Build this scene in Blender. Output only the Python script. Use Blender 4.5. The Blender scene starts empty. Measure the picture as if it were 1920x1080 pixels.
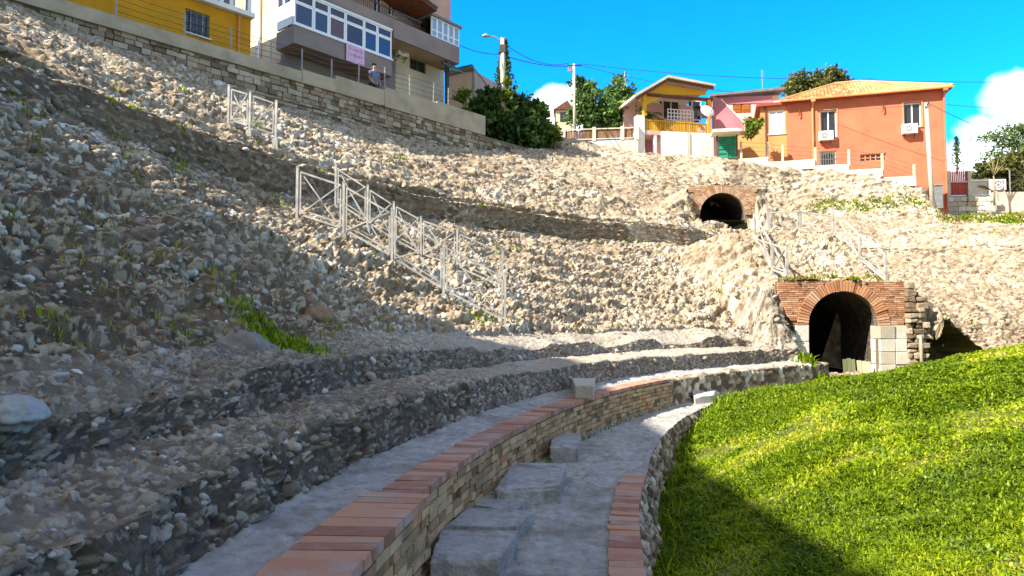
import bpy, bmesh, math, random
import numpy as np
from mathutils import Vector, Matrix
R = math.radians
random.seed(11)
rng = np.random.default_rng(11)
sc = bpy.context.scene
C = sc.collection

# ------------------------------------------------------------------ camera and pixel helpers
F = 1280.0
PITCH = math.atan(60.0 / F)
def ray(px, py):
    a, b = (px - 960) / F, (540 - py) / F
    cp, sp = math.cos(PITCH), math.sin(PITCH)
    return np.array([a, cp - b * sp, sp + b * cp])
def at_z(px, py, z):
    d = ray(px, py); k = z / d[2]; return d * k
def at_y(px, py, y):
    d = ray(px, py); k = y / d[1]; return d * k
cam = bpy.data.cameras.new('camera'); camo = bpy.data.objects.new('camera', cam); C.objects.link(camo)
cam.sensor_width = 36; cam.lens = 24; cam.clip_end = 4000; cam.clip_start = .05
camo.rotation_euler = (math.pi / 2 + PITCH, 0, 0)
sc.camera = camo

# ------------------------------------------------------------------ materials
MATS = {}
def newmat(name):
    m = bpy.data.materials.new(name); m.use_nodes = True
    nt = m.node_tree; nt.nodes.clear()
    out = nt.nodes.new('ShaderNodeOutputMaterial'); b = nt.nodes.new('ShaderNodeBsdfPrincipled')
    nt.links.new(b.outputs[0], out.inputs[0]); MATS[name] = m
    return m, nt, b
def N(nt, typ, **kw):
    n = nt.nodes.new(typ)
    for k, v in kw.items():
        if k in n.inputs: n.inputs[k].default_value = v
        else: setattr(n, k, v)
    return n
def ramp(nt, cols, interp='LINEAR'):
    n = nt.nodes.new('ShaderNodeValToRGB'); e = n.color_ramp.elements; n.color_ramp.interpolation = interp
    while len(e) < len(cols): e.new(.5)
    for i, c in enumerate(cols):
        if len(c) == 4: p, c = c[0], c[1:]
        else: p = i / max(1, len(cols) - 1)
        e[i].position = p; e[i].color = (*c, 1)
    return n
def mix(nt, a, b, f, mode='MIX'):
    n = nt.nodes.new('ShaderNodeMix'); n.data_type = 'RGBA'; n.blend_type = mode
    for sock, v in ((n.inputs[0], f), (n.inputs[6], a), (n.inputs[7], b)):
        if hasattr(v, 'links'): nt.links.new(v, sock)
        elif isinstance(v, (int, float)): sock.default_value = v
        else: sock.default_value = (*v, 1)
    return n.outputs[2]
def surf(name, cols, scale=3., tone=True, rough=.9, spec=.2, bump=.3, bscale=30., stain=None, stain_scale=.8, stain_amt=.5,
         vary=.35, interp='LINEAR', detail=6, stretch=(1, 1, 1)):
    """tone: colour picked per stone / brick / leaf from the 'tone' attribute, varied by noise"""
    m, nt, b = newmat(name); L = nt.links.new
    tc = N(nt, 'ShaderNodeTexCoord'); mp = N(nt, 'ShaderNodeMapping'); mp.inputs['Scale'].default_value = stretch
    L(tc.outputs['Object'], mp.inputs[0]); v = mp.outputs[0]
    n1 = N(nt, 'ShaderNodeTexNoise', Scale=scale, Detail=detail, Roughness=.62); L(v, n1.inputs['Vector'])
    rp = ramp(nt, cols, interp)
    if tone:
        at = N(nt, 'ShaderNodeAttribute', attribute_name='tone')
        ma = N(nt, 'ShaderNodeMath', operation='MULTIPLY_ADD'); L(n1.outputs['Fac'], ma.inputs[0]); ma.inputs[1].default_value = vary
        ad = N(nt, 'ShaderNodeMath', operation='ADD'); L(at.outputs['Fac'], ad.inputs[0]); ad.inputs[1].default_value = -vary * .5
        L(ad.outputs[0], ma.inputs[2]); L(ma.outputs[0], rp.inputs[0])
    else:
        mr = N(nt, 'ShaderNodeMapRange'); mr.inputs[1].default_value = .28; mr.inputs[2].default_value = .72
        L(n1.outputs['Fac'], mr.inputs[0]); L(mr.outputs[0], rp.inputs[0])
    col = rp.outputs[0]
    if stain:
        n2 = N(nt, 'ShaderNodeTexNoise', Scale=stain_scale, Detail=8, Roughness=.65); L(v, n2.inputs['Vector'])
        mr = N(nt, 'ShaderNodeMapRange'); mr.inputs[1].default_value = .48; mr.inputs[2].default_value = .68; mr.inputs[4].default_value = stain_amt
        L(n2.outputs['Fac'], mr.inputs[0]); col = mix(nt, col, stain, mr.outputs[0])
    L(col, b.inputs['Base Color'])
    b.inputs['Roughness'].default_value = rough; b.inputs['Specular IOR Level'].default_value = spec
    if bump:
        n3 = N(nt, 'ShaderNodeTexNoise', Scale=bscale, Detail=6, Roughness=.7); L(v, n3.inputs['Vector'])
        bp = N(nt, 'ShaderNodeBump', Strength=bump, Distance=.04); L(n3.outputs['Fac'], bp.inputs['Height']); L(bp.outputs[0], b.inputs['Normal'])
    return m
def plain(name, col, rough=.5, metal=0, spec=.4, vary=.25):
    m, nt, b = newmat(name); L = nt.links.new
    tc = N(nt, 'ShaderNodeTexCoord'); n = N(nt, 'ShaderNodeTexNoise', Scale=4., Detail=6); L(tc.outputs['Object'], n.inputs['Vector'])
    c = np.array(col); rp = ramp(nt, [(.3, *(c * (1 - vary))), (.7, *np.minimum(c * (1 + vary * .6), .95))]); L(n.outputs['Fac'], rp.inputs[0])
    L(rp.outputs[0], b.inputs['Base Color']); b.inputs['Roughness'].default_value = rough
    b.inputs['Metallic'].default_value = metal; b.inputs['Specular IOR Level'].default_value = spec
    return m
def leafmat(name, cols, trans=.35):
    m = bpy.data.materials.new(name); m.use_nodes = True; nt = m.node_tree; nt.nodes.clear(); L = nt.links.new; MATS[name] = m
    out = N(nt, 'ShaderNodeOutputMaterial'); at = N(nt, 'ShaderNodeAttribute', attribute_name='tone'); rp = ramp(nt, cols)
    L(at.outputs['Fac'], rp.inputs[0])
    b = N(nt, 'ShaderNodeBsdfPrincipled', Roughness=.6); b.inputs['Specular IOR Level'].default_value = .25; L(rp.outputs[0], b.inputs['Base Color'])
    t = N(nt, 'ShaderNodeBsdfTranslucent'); L(rp.outputs[0], t.inputs[0]); ms = N(nt, 'ShaderNodeMixShader', Fac=trans)
    L(b.outputs[0], ms.inputs[1]); L(t.outputs[0], ms.inputs[2]); L(ms.outputs[0], out.inputs[0])
    return m
def glass(name, col, rough=.08):
    m, nt, b = newmat(name)
    b.inputs['Base Color'].default_value = (*col, 1); b.inputs['Roughness'].default_value = rough; b.inputs['Specular IOR Level'].default_value = .8
    return m

# ------------------------------------------------------------------ object helpers
def tag(o, label=None, cat=None, group=None, kind=None):
    for k, v in (('label', label), ('category', cat), ('group', group), ('kind', kind)):
        if v: o[k] = v
    return o
def empty(name, loc=(0, 0, 0), rz=0, **kw):
    o = bpy.data.objects.new(name, None); C.objects.link(o); o.location = loc; o.rotation_euler = (0, 0, rz); o.empty_display_size = .2
    return tag(o, **kw)
def np_mesh(name, verts, faces, mats, tone=None, tone_dom='POINT', parent=None, smooth=True):
    """verts (n,3), faces (m,3|4)"""
    verts = np.asarray(verts, np.float32); faces = np.asarray(faces, np.int32); k = faces.shape[1]
    me = bpy.data.meshes.new(name); me.vertices.add(len(verts)); me.vertices.foreach_set('co', verts.ravel())
    me.loops.add(faces.size); me.loops.foreach_set('vertex_index', faces.ravel())
    me.polygons.add(len(faces)); me.polygons.foreach_set('loop_start', np.arange(0, faces.size, k, dtype=np.int32))
    me.polygons.foreach_set('loop_total', np.full(len(faces), k, np.int32))
    me.update(calc_edges=True)
    if smooth: me.polygons.foreach_set('use_smooth', np.ones(len(faces), bool))
    if tone is not None:
        a = me.attributes.new('tone', 'FLOAT', tone_dom); a.data.foreach_set('value', np.asarray(tone, np.float32))
    for m in (mats if isinstance(mats, (list, tuple)) else [mats]): me.materials.append(m)
    o = bpy.data.objects.new(name, me); C.objects.link(o)
    if parent: o.parent = parent
    return o
class MB:
    def __init__(s): s.v, s.f, s.t, s.m = [], [], [], []
    def add(s, vs, fs, tone=.5, mat=0):
        n = len(s.v); s.v += [tuple(map(float, p)) for p in vs]
        for f in fs: s.f.append([n + i for i in f]); s.t.append(tone); s.m.append(mat)
        return s
    def hexa(s, p, tone=None, mat=0, jit=0):
        """8 points: bottom ring 0-3, top ring 4-7"""
        if tone is None: tone = random.random()
        if jit: p = [[c + random.uniform(-jit, jit) for c in q] for q in p]
        return s.add(p, [(3, 2, 1, 0), (4, 5, 6, 7), (0, 1, 5, 4), (1, 2, 6, 5), (2, 3, 7, 6), (3, 0, 4, 7)], tone, mat)
    def box(s, x0, x1, y0, y1, z0, z1, tone=None, mat=0, jit=0):
        return s.hexa([(x0, y0, z0), (x1, y0, z0), (x1, y1, z0), (x0, y1, z0), (x0, y0, z1), (x1, y0, z1), (x1, y1, z1), (x0, y1, z1)], tone, mat, jit)
    def bar(s, a, b, w, h=None, tone=.5, mat=0):
        a, b = Vector(a), Vector(b); d = (b - a).normalized(); h = h or w
        up = Vector((0, 0, 1)) if abs(d.z) < .95 else Vector((0, 1, 0))
        x = d.cross(up).normalized() * w / 2; y = x.cross(d).normalized() * h / 2
        return s.hexa([a - x - y, a + x - y, a + x + y, a - x + y, b - x - y, b + x - y, b + x + y, b - x + y], tone, mat)
    def tube(s, pts, r, n=8, tone=.5, mat=0, cap=True):
        pts = [Vector(p) for p in pts]; rs = r if isinstance(r, (list, tuple)) else [r] * len(pts); vs, fs = [], []
        for i, p in enumerate(pts):
            d = (pts[min(i + 1, len(pts) - 1)] - pts[max(i - 1, 0)]).normalized()
            up = Vector((0, 0, 1)) if abs(d.z) < .9 else Vector((0, 1, 0)); x = d.cross(up).normalized(); y = x.cross(d)
            for k in range(n):
                a = 2 * math.pi * k / n; vs.append(p + (x * math.cos(a) + y * math.sin(a)) * rs[i])
        for i in range(len(pts) - 1):
            for k in range(n): fs.append((i * n + k, i * n + (k + 1) % n, (i + 1) * n + (k + 1) % n, (i + 1) * n + k))
        if cap: fs += [tuple(range(n - 1, -1, -1)), tuple(range((len(pts) - 1) * n, len(pts) * n))]
        return s.add(vs, fs, tone, mat)
    def prism(s, poly, axis, a0, a1, tone=.5, mat=0):
        """polygon in the two other axes, extruded along axis 'x','y','z'"""
        def P(q, a):
            return {'x': (a, q[0], q[1]), 'y': (q[0], a, q[1]), 'z': (q[0], q[1], a)}[axis]
        n = len(poly); vs = [P(q, a0) for q in poly] + [P(q, a1) for q in poly]
        fs = [tuple(range(n - 1, -1, -1)), tuple(range(n, 2 * n))] + [(i, (i + 1) % n, n + (i + 1) % n, n + i) for i in range(n)]
        return s.add(vs, fs, tone, mat)
    def build(s, name, mats, parent=None, smooth=False, bevel=0, loc=None):
        me = bpy.data.meshes.new(name); me.from_pydata(s.v, [], s.f)
        a = me.attributes.new('tone', 'FLOAT', 'FACE'); a.data.foreach_set('value', np.array(s.t, np.float32))
        mats = mats if isinstance(mats, (list, tuple)) else [mats]
        for m in mats: me.materials.append(m)
        me.polygons.foreach_set('material_index', np.array(s.m, np.int32))
        bm = bmesh.new(); bm.from_mesh(me); bmesh.ops.recalc_face_normals(bm, faces=bm.faces); bm.to_mesh(me); bm.free()
        if smooth: me.polygons.foreach_set('use_smooth', np.ones(len(me.polygons), bool))
        o = bpy.data.objects.new(name, me); C.objects.link(o)
        if parent: o.parent = parent
        if loc: o.location = loc
        if bevel:
            b = o.modifiers.new('bevel', 'BEVEL'); b.width = bevel; b.segments = 2; b.limit_method = 'ANGLE'
        return o
def clone(root):
    r = root.copy(); C.objects.link(r)
    for ch in list(root.children):
        c = ch.copy(); C.objects.link(c); c.parent = r
        for g in list(ch.children):
            d = g.copy(); C.objects.link(d); d.parent = c
    return r

# ------------------------------------------------------------------ vectorised noise
def h2(ix, iy, s):
    x = (ix.astype(np.int64) * 374761393 + iy.astype(np.int64) * 668265263 + s * 2147483647) & 0xFFFFFFFF
    x = ((x ^ (x >> 13)) * 1274126177) & 0xFFFFFFFF
    x = ((x ^ (x >> 16)) * 2246822519) & 0xFFFFFFFF
    return ((x ^ (x >> 15)) & 0xFFFFFF).astype(np.float64) / 0xFFFFFF
def vn(x, y, s=0):
    ix, iy = np.floor(x), np.floor(y); fx, fy = x - ix, y - iy
    fx = fx * fx * fx * (fx * (fx * 6 - 15) + 10); fy = fy * fy * fy * (fy * (fy * 6 - 15) + 10)
    a, b, c, d = h2(ix, iy, s), h2(ix + 1, iy, s), h2(ix, iy + 1, s), h2(ix + 1, iy + 1, s)
    return (a + (b - a) * fx) * (1 - fy) + (c + (d - c) * fx) * fy
def fbm(x, y, s=0, o=4):
    t, a, n = 0, .5, 0
    for i in range(o):
        t = t + a * vn(x * 2 ** i + 17 * i, y * 2 ** i + 31 * i, s + i); n += a; a *= .5
    return t / n * 2 - 1
def voro(x, y, s=0):
    ix, iy = np.floor(x), np.floor(y); f1 = np.full(x.shape, 9.); f2 = np.full(x.shape, 9.)
    rid = np.zeros(x.shape); gx = np.zeros(x.shape); gy = np.zeros(x.shape)
    for dx in (-1, 0, 1):
        for dy in (-1, 0, 1):
            cx, cy = ix + dx, iy + dy
            px = cx + .1 + .8 * h2(cx, cy, s); py = cy + .1 + .8 * h2(cx, cy, s + 7)
            d = np.hypot(px - x, py - y); c = d < f1
            f2 = np.where(c, f1, np.minimum(f2, d)); rid = np.where(c, h2(cx, cy, s + 13), rid)
            gx = np.where(c, x - px, gx); gy = np.where(c, y - py, gy); f1 = np.where(c, d, f1)
    return f1, f2, rid, gx, gy
def sm(x, a, b):
    t = np.clip((x - a) / (b - a), 0, 1); return t * t * (3 - 2 * t)
# ------------------------------------------------------------------ the bowl of the amphitheatre: centre CX, CY; camera at the origin, eye height zero
CX, CY = 19.0, 3.0
def pol(r, ph): return np.array([CX - r * math.cos(ph), CY + r * math.sin(ph)])
def RW(d): return np.interp(d, [-30, 0.6, 4.8, 15.2, 35, 57, 70], [20.2, 19.8, 19.69, 19.43, 19.2, 19.36, 19.6])   # face of the low brick wall
def RE(d): return np.interp(d, [-30, 5, 16, 26, 40, 52, 58, 66], [18.4, 18.2, 18.15, 18.35, 18.75, 19.0, 19.1, 19.2])  # outer edge of the walkway
ZW, ZT = -1.75, -1.2
# wall line of the street above
WP = np.array([-13.5, 18.0]); WD = np.array([.6713, .7412]); WN = np.array([-.7412, .6713])
KEYS = [-30, 2, 15, 30, 45, 56, 61, 66, 72, 78, 88, 95, 101, 130]
near = [(19.8, -1.25), (20.62, -1.22), (20.72, -.8), (21.35, -.74), (21.47, -.36), (22.3, -.22), (27.2, 3.2), (27.33, 3.8), (27.95, 3.92), (28.05, 4.2), (32, 6.35), (34, 7.4), (36, 8.4), (36.4, 8.5), (70, 8.5)]
far = [(19.5, -1.25), (20.05, -1.2), (20.15, -.82), (21.15, -.78), (21.25, -.5), (22, -.3), (27.4, 2.95), (27.46, 3.68), (28.15, 3.72), (28.22, 3.98), (32, 6.3), (34, 7.4), (36, 8.6), (39.5, 10.6), (70, 11.2)]
def alt(base, **kw):
    b = list(base)
    for k, v in kw.items(): b[int(k[1:])] = v
    return b
bank = [(18.7, -1.85), (18.9, -1.72), (19.6, -1.0), (20.2, -.1), (20.8, .4), (22, .95), (27.4, 3.0), (27.5, 3.2), (28.0, 3.25), (28.15, 3.4)]
PROF = [near, near, alt(near, _1=(20.3, -1.2), _2=(20.42, -.8), _3=(21.3, -.76), _4=(21.42, -.42)),
        alt(far, _13=(37.5, 9.4)), far, far,
        alt(far, _0=(19.6, -1.5), _2=(20.3, -.95), _3=(21.0, -.7), _4=(21.2, -.3), _5=(22, .1), _6=(27.4, 3.0)),
        alt(far, _0=(18.8, -1.8), _1=(19.0, -1.72), _2=(19.9, -1.0), _3=(20.8, -.3), _4=(21.2, .1), _5=(22, .6)),
        bank + [(32, 6.0), (33.5, 6.9), (35.5, 8.2), (37.5, 9.5), (70, 9.9)],
        bank + [(31.5, 5.3), (33, 5.75), (34, 6.1), (35.8, 9.15), (70, 9.2)],
        bank + [(31.5, 5.0), (33, 5.45), (34.2, 5.65), (35.9, 8.35), (70, 8.4)],
        bank + [(31.5, 4.8), (33, 5.3), (34.4, 5.6), (36, 7.1), (70, 7.3)],
        bank + [(31.5, 4.7), (33, 5.2), (35, 5.6), (38, 6.2), (70, 7.2)],
        bank + [(31.5, 4.7), (33, 5.2), (35, 5.6), (38, 6.2), (70, 7.2)]]
NC = len(near)
PR = np.array([[p[0] for p in k] for k in PROF]); PZ = np.array([[p[1] for p in k] for k in PROF])
def ctrl(d, j): return np.interp(d, KEYS, PR[:, j]), np.interp(d, KEYS, PZ[:, j])
# lower vaulted passage (facade looks along -y)
AX, AY, AW = 10.18, 21.0, 1.08        # middle, facade, half width of the opening
AT = 1.18                             # top of its masonry
UX, UY, UW, UT, UF = 9.5, 30.6, 1.02, 6.1, 4.5   # upper passage
_d = np.array([.957, -.289]); _d /= np.hypot(*_d); _n = np.array([-_d[1], _d[0]]); _p = at_y(1776, 350, 38.0)[:2] - _n * 1.1
_k = []
for _px, _py in ((1381, 297), (1440, 301), (1528, 308), (1592, 316), (1655, 324), (1718, 344)):
    _r = ray(_px, _py); _k.append(_r * ((_p @ _n) / (_r[:2] @ _n)))
KX, KY, KZ = np.array(_k).T
def terrain_mods(X, Y, Z):
    # masonry block over the lower vault and the stair that climbs from it
    ax = np.abs(X - AX - .02)
    zt = np.interp(Y, [AY, 22.3, 26.3, 27.2], [AT - .06, AT + .02, 3.45, 3.3])
    lim = zt - np.where(X < AX, .5, .85) * np.maximum(0, ax - 2.0)
    e0 = np.where(X < AX, 1.70, 2.3)                      # the bank hugs the tapered brick spandrel
    front = np.minimum(lim, np.where(X < AX, -.6, -1.2) + (ax - e0) * 2.4) - np.where(X < AX, 1.6, 0) * np.maximum(0, ax - 2.15)
    upf = np.where((ax >= e0 - .05) & (ax < 7), np.maximum(Z, front), Z)
    cap = np.minimum(lim, front + 1.1 * np.maximum(0, Y - AY)); lim = np.where(X < AX, lim + (cap - lim) * sm(ax, 1.95, 2.7), lim)
    upb = np.where(ax < 7, np.maximum(Z, lim), Z)
    Z = np.where(Y < AY + .1, Z + (upf - Z) * sm(Y, AY - .8 - .3 * np.clip(ax - e0, 0, 2), AY - .03), np.where(Y < 27.2, upb, Z))
    Z = np.where((Y < AY + .12) & (Y > AY - 3.0) & (ax < e0 - .05), np.minimum(Z, -1.72), Z)
    # upper passage
    ux = np.abs(X - UX)
    ur = np.where(ux < 1.25, (Y >= UY + .1) * 1., sm(Y, UY - 1.0 - .3 * np.clip(ux - 1.25, 0, 1), UY + .3)) * (1 - sm(Y, UY + 1.6, UY + 2.6)) * (ux < 3.6)
    uu = np.maximum(Z, UT + .03 - .55 * np.maximum(0, ux - 1.2) - .3 * np.maximum(0, X - UX - 1.2))
    Z = Z + (uu - Z) * ur
    Z = np.where((Y < UY + .1) & (Y > UY - 2.4) & (ux < 1.5), np.minimum(Z, UF - .1 + .2 * np.maximum(0, ux - .9)), Z)
    # rubble bank piled against the kerb under the orange house
    zk = np.interp(X, KX, KZ) - .18; fr_ = np.maximum(0, np.interp(X, KX, KY) + .1 - Y)
    Z = np.where((X > KX[0] - 1) & (X < KX[-1] + .3), np.maximum(Z, np.minimum(zk - 1.05 * fr_, zk)), Z)
    # street behind the retaining wall
    sd = (X - WP[0]) * WN[0] + (Y - WP[1]) * WN[1]; tt = ((X - WP[0]) * WD[0] + (Y - WP[1]) * WD[1])
    Z = np.where((sd > .25) & (tt < 24.5), 8.42, Z)
    return Z
def base_z(x, y):
    d = math.degrees(math.atan2(y - CY, CX - x)); r = math.hypot(CX - x, y - CY)
    rr = [float(ctrl(d, j)[0]) for j in range(NC)]; zz = [float(ctrl(d, j)[1]) for j in range(NC)]
    z = float(np.interp(r, rr, zz)); return float(terrain_mods(np.array(x), np.array(y), np.array(z)))
# angular sampling that follows distance from the camera
DEG = []; d = -26.0
while d < 128:
    p = pol(21.5, R(d)); dist = max(2.2, math.hypot(*p))
    inv = -5 < d < 107
    DEG.append(d); d += math.degrees(dist / (470 if inv else 120) / 21.5) * (1.0 if inv else 1)
DEG = np.array(DEG)
def loft(nsub, amps, pieces, rough, stone, seed, extra):
    j0, j1 = 0, 14
    """rows between control columns j0..j1; nsub rows per segment; displaced along the normal"""
    rows_r, rows_z, amp = [], [], []
    lipw = lambda j: (.0 if j in (0, 11, 12, 13, 14) else 1.)
    arc = np.radians(DEG) * 24.
    cr, cz = [], []; fade = 1 - .62 * sm(DEG, 8, 26) * (1 - sm(DEG, 48, 56))
    for j in range(j0, j1 + 1):
        r, z = ctrl(DEG, j)
        if j >= 1 and j < 14:
            w = .10 if j < 6 else .22
            if j in (1, 2): w = .06
            jj = {2: 2, 3: 3, 4: 3}.get(j, j)
            if j >= 6: w = .13
            if j < 6: w = w * fade
            r = r + w * fbm(arc * .9, arc * 0 + jj * 3.3, 50 + jj, 4) + w * .5 * fbm(arc * 3.1, arc * 0 + jj, 90 + jj, 3)
            if j in (2, 4, 7, 9): z = z + (.1 * fbm(arc * 1.1, arc * 0 + 5.5, 70 + j, 4)) * (fade if j < 6 else .6) - (.16 if j == 4 else .05) * np.clip(fbm(arc * .5, arc * 0, 33 + j, 2) * 2, 0, 1)
        cr.append(r); cz.append(z)
    for k in range(len(cr) - 1):
        n = nsub[k]
        for i in range(n + (1 if k == len(cr) - 2 else 0)):
            t = i / n; rows_r.append(cr[k] * (1 - t) + cr[k + 1] * t); rows_z.append(cz[k] * (1 - t) + cz[k + 1] * t)
            a0 = amps[k]; a1 = amps[min(k + 1, len(amps) - 1)] if t > .5 else amps[max(k - 1, 0)]
            e = abs(t - .5); amp.append(a0 * (1 - max(0, e - .35) / .3) + a1 * max(0, e - .35) / .3)
    RR, ZZ = np.array(rows_r).T, np.array(rows_z).T      # (nphi, ns)
    amp = np.array(amp)[None, :]; rowid = np.repeat(np.arange(14), nsub).tolist() + [13]; rowid = np.array(rowid)[None, :]; tier = (rowid >= 1) & (rowid < 5) & (DEG[:, None] < 57)
    amp = np.where((rowid < 5) & (DEG[:, None] >= 57), .95, amp + 0 * DEG[:, None])
    amp = np.where(tier, amp * (.2 + .8 * fade[:, None]), amp)
    ph = np.radians(DEG)[:, None]
    X = CX - RR * np.cos(ph); Y = CY + RR * np.sin(ph); Z = terrain_mods(X, Y, ZZ)
    P = np.stack([X, Y, Z], -1)
    tu = np.gradient(P, axis=0); tv = np.gradient(P, axis=1); Nn = np.cross(tv, tu); Nn /= np.linalg.norm(Nn, axis=-1, keepdims=True) + 1e-9
    Nn = np.where(Nn[..., 2:3] < -.2, -Nn, Nn)
    seg = np.hypot(np.diff(RR, axis=1), np.diff(ZZ, axis=1)); S = np.concatenate([np.zeros((len(DEG), 1)), np.cumsum(seg, 1)], 1) + j0 * 3.1
    U = ph * 24. + 0 * S
    wx, wy = fbm(U * 1.3, S * 1.3, seed, 3) * .14, fbm(U * 1.3, S * 1.3, seed + 5, 3) * .14
    D = 1.25 * rough * fbm(U * .55, S * .7, seed + 1, 5) + rough * .75 * fbm(U * 2.2, S * 2.9, seed + 2, 5)
    led = S / .62 + .9 * fbm(U * .35, S * .3, seed + 40, 3) + .25 * fbm(U * 1.7, S * .4, seed + 44, 3); fr = led - np.floor(led); lm = sm(fbm(U * .3 + 5, S * .35, seed + 47, 3), -.25, .35)
    D = D + np.where(rowid >= 5, (.07 + .08 * sm(DEG, 14, 32)[:, None]) * lm * (sm(fr, 0, .22) * (1 - fr) - .3), .05 * lm * (fr - .5))
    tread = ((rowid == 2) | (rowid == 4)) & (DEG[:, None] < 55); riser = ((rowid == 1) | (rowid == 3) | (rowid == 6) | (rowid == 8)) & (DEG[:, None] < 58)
    tone = np.zeros(D.shape); pat = np.clip(.5 + .75 * fbm(U * .45, S * .6, seed + 3, 4), 0, 1)
    for (sx, sy, am, sd) in stone:
        f1, f2, rid, gx, gy = voro((U + wx) / sx * np.where(tier, 1.6, 1.), (S + wy) / sy * np.where(tier, 1.6, 1.), seed + sd)
        edge = sm(f2 - f1, .02, .34)
        thr = .40 + .22 * (1 - sm(DEG, 4, 26))[:, None]; hgt = np.where(rid > thr, .3 + .7 * (rid - thr) / (1 - thr), .10); hgt = np.where(tread, hgt * .8, hgt) * np.where(rowid >= 5, .5 + .5 * sm(DEG, 10, 30)[:, None], 1.)
        D = D + am * edge * hgt * (1 + .35 * gx * np.cos(rid * 40) + .35 * gy * np.sin(rid * 40)) * (.55 + .9 * pat)
        tone = np.where(edge * hgt > .16, .18 + .8 * ((rid * 7.3) % 1) ** 1.2, tone) if sd == 0 else np.where((edge > .3) & (rid > .55), .15 + .8 * ((rid * 5.1) % 1), tone) if sd == 30 else tone
    tone = np.where(tone > .02, tone * (.62 + .55 * pat), tone)
    tone = np.where(rid > 2, 0, np.where(tone > .02, np.where(tone < .86, tone * .86, tone), tone))
    mt = .02 + .29 * sm(DEG, 6, 30)[:, None]; tone = np.where(tone < .02, mt + .15 * pat + .14 * fbm(U * 6, S * 6, seed + 9, 2), tone)  # shadow zone and sunlit slope put into matrix tone: near darker, far paler
    p1, p2, pid, _, _ = voro((U + wx * 2) / .26, (S + wy * 2) / .17, seed + 91)
    hole = (1 - sm(p1, .10, .42)) * (pid > .55)
    D = D - np.where(rowid >= 5, .07 + .14 * sm(DEG, 12, 34)[:, None], .05) * hole * (.4 + .8 * pat)
    tone = tone + .07 * sm(DEG, 18, 36)[:, None] * (rowid >= 5); tone = np.where(riser, tone * np.where(rowid < 5, .75, .6), tone); tone = tone * (1 - .18 * (1 - sm(DEG, 8, 20))[:, None] * (rowid <= 5)); tone = np.where(tread, tone * .6 + .4 * (.42 + .2 * fbm(U * 5, S * 5, seed + 95, 3)), tone)  # light and shade painted in tone: far slope paler, risers and near rows darker
    farlit = (sm(DEG, 14, 28) * (1 - sm(DEG, 50, 55)))[:, None] * ((rowid == 2) | (rowid == 4))  # sunlit look of far treads put into tone, with pale cement capping
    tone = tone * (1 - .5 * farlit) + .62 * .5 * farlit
    D = D + np.where(rowid >= 5, .034 + .014 * sm(DEG, 14, 34)[:, None], .02) * fbm(U * 13, S * 13, seed + 8, 3)
    P = P + Nn * (D * amp)[..., None]
    P, hollow = extra(P, U, S)
    P_ = P
    ns = RR.shape[1]; starts = np.concatenate([[0], np.cumsum(nsub)]); res = []
    for (name, ja, jb, mat, d0, d1) in pieces:
        c0, c1 = starts[ja], starts[jb]; sub = P_[:, c0:c1 + 1]; m = c1 - c0 + 1
        idx = np.arange(len(DEG) * m).reshape(len(DEG), m)
        q = np.stack([idx[:-1, :-1], idx[:-1, 1:], idx[1:, 1:], idx[1:, :-1]], -1).reshape(-1, 4)
        V = sub.reshape(-1, 3); x, y = X[:, c0:c1 + 1].ravel(), Y[:, c0:c1 + 1].ravel(); keep = ((DEG[:-1] >= d0) & (DEG[:-1] < d1))[:, None].repeat(m - 1, 1).ravel()
        for (mx, my, hw) in ((AX, AY + .12, 1.4), (UX, UY + .1, 1.15)):      # the two passages
            ins = np.abs(x - mx) < hw; fr = ins & (y < my) & (y > my - 2.5); bk = ins & (y >= my) & (y < my + 2.5)
            keep &= ~(fr[q].any(1) & bk[q].any(1))
        hm = hollow[:, c0:c1 + 1].ravel(); keep_solid = keep; keep = keep & ~hm[q].all(1)
        SOLID.append((V, q[keep_solid]))
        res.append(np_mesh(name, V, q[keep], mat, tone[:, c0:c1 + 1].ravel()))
    return res

# --- stone materials
M_rub = surf('rubble_concrete', [(0, .070, .046, .030), (.2, .17, .122, .082), (.42, .36, .28, .195), (.7, .54, .46, .35), (.9, .70, .625, .51), (1, .62, .63, .64)],
             scale=9, vary=.4, bump=.9, bscale=26, stain=(.24, .165, .095), stain_scale=.5, stain_amt=.5, rough=.95)
M_tier = surf('tier_rubble', [(0, .066, .050, .037), (.2, .16, .128, .098), (.42, .35, .295, .23), (.7, .52, .465, .385), (.9, .66, .61, .53), (1, .61, .62, .62)],
             scale=9, vary=.4, bump=.9, bscale=26, stain=(.22, .175, .13), stain_scale=.7, stain_amt=.4, rough=.95)
M_tread = surf('worn_tread', [(0, .15, .135, .115), (.4, .30, .275, .24), (.8, .50, .46, .40), (1, .60, .57, .52)],
               scale=7, vary=.5, bump=.8, bscale=30, stain=(.27, .19, .12), stain_scale=1.4, stain_amt=.5, rough=.95)
M_path = surf('cement_path', [(0, .31, .295, .27), (.5, .47, .45, .42), (1, .62, .60, .56)], scale=8, tone=False, bump=1.0, bscale=60,
              stain=(.20, .165, .125), stain_scale=2.2, stain_amt=.6, rough=.9, detail=10)

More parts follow.
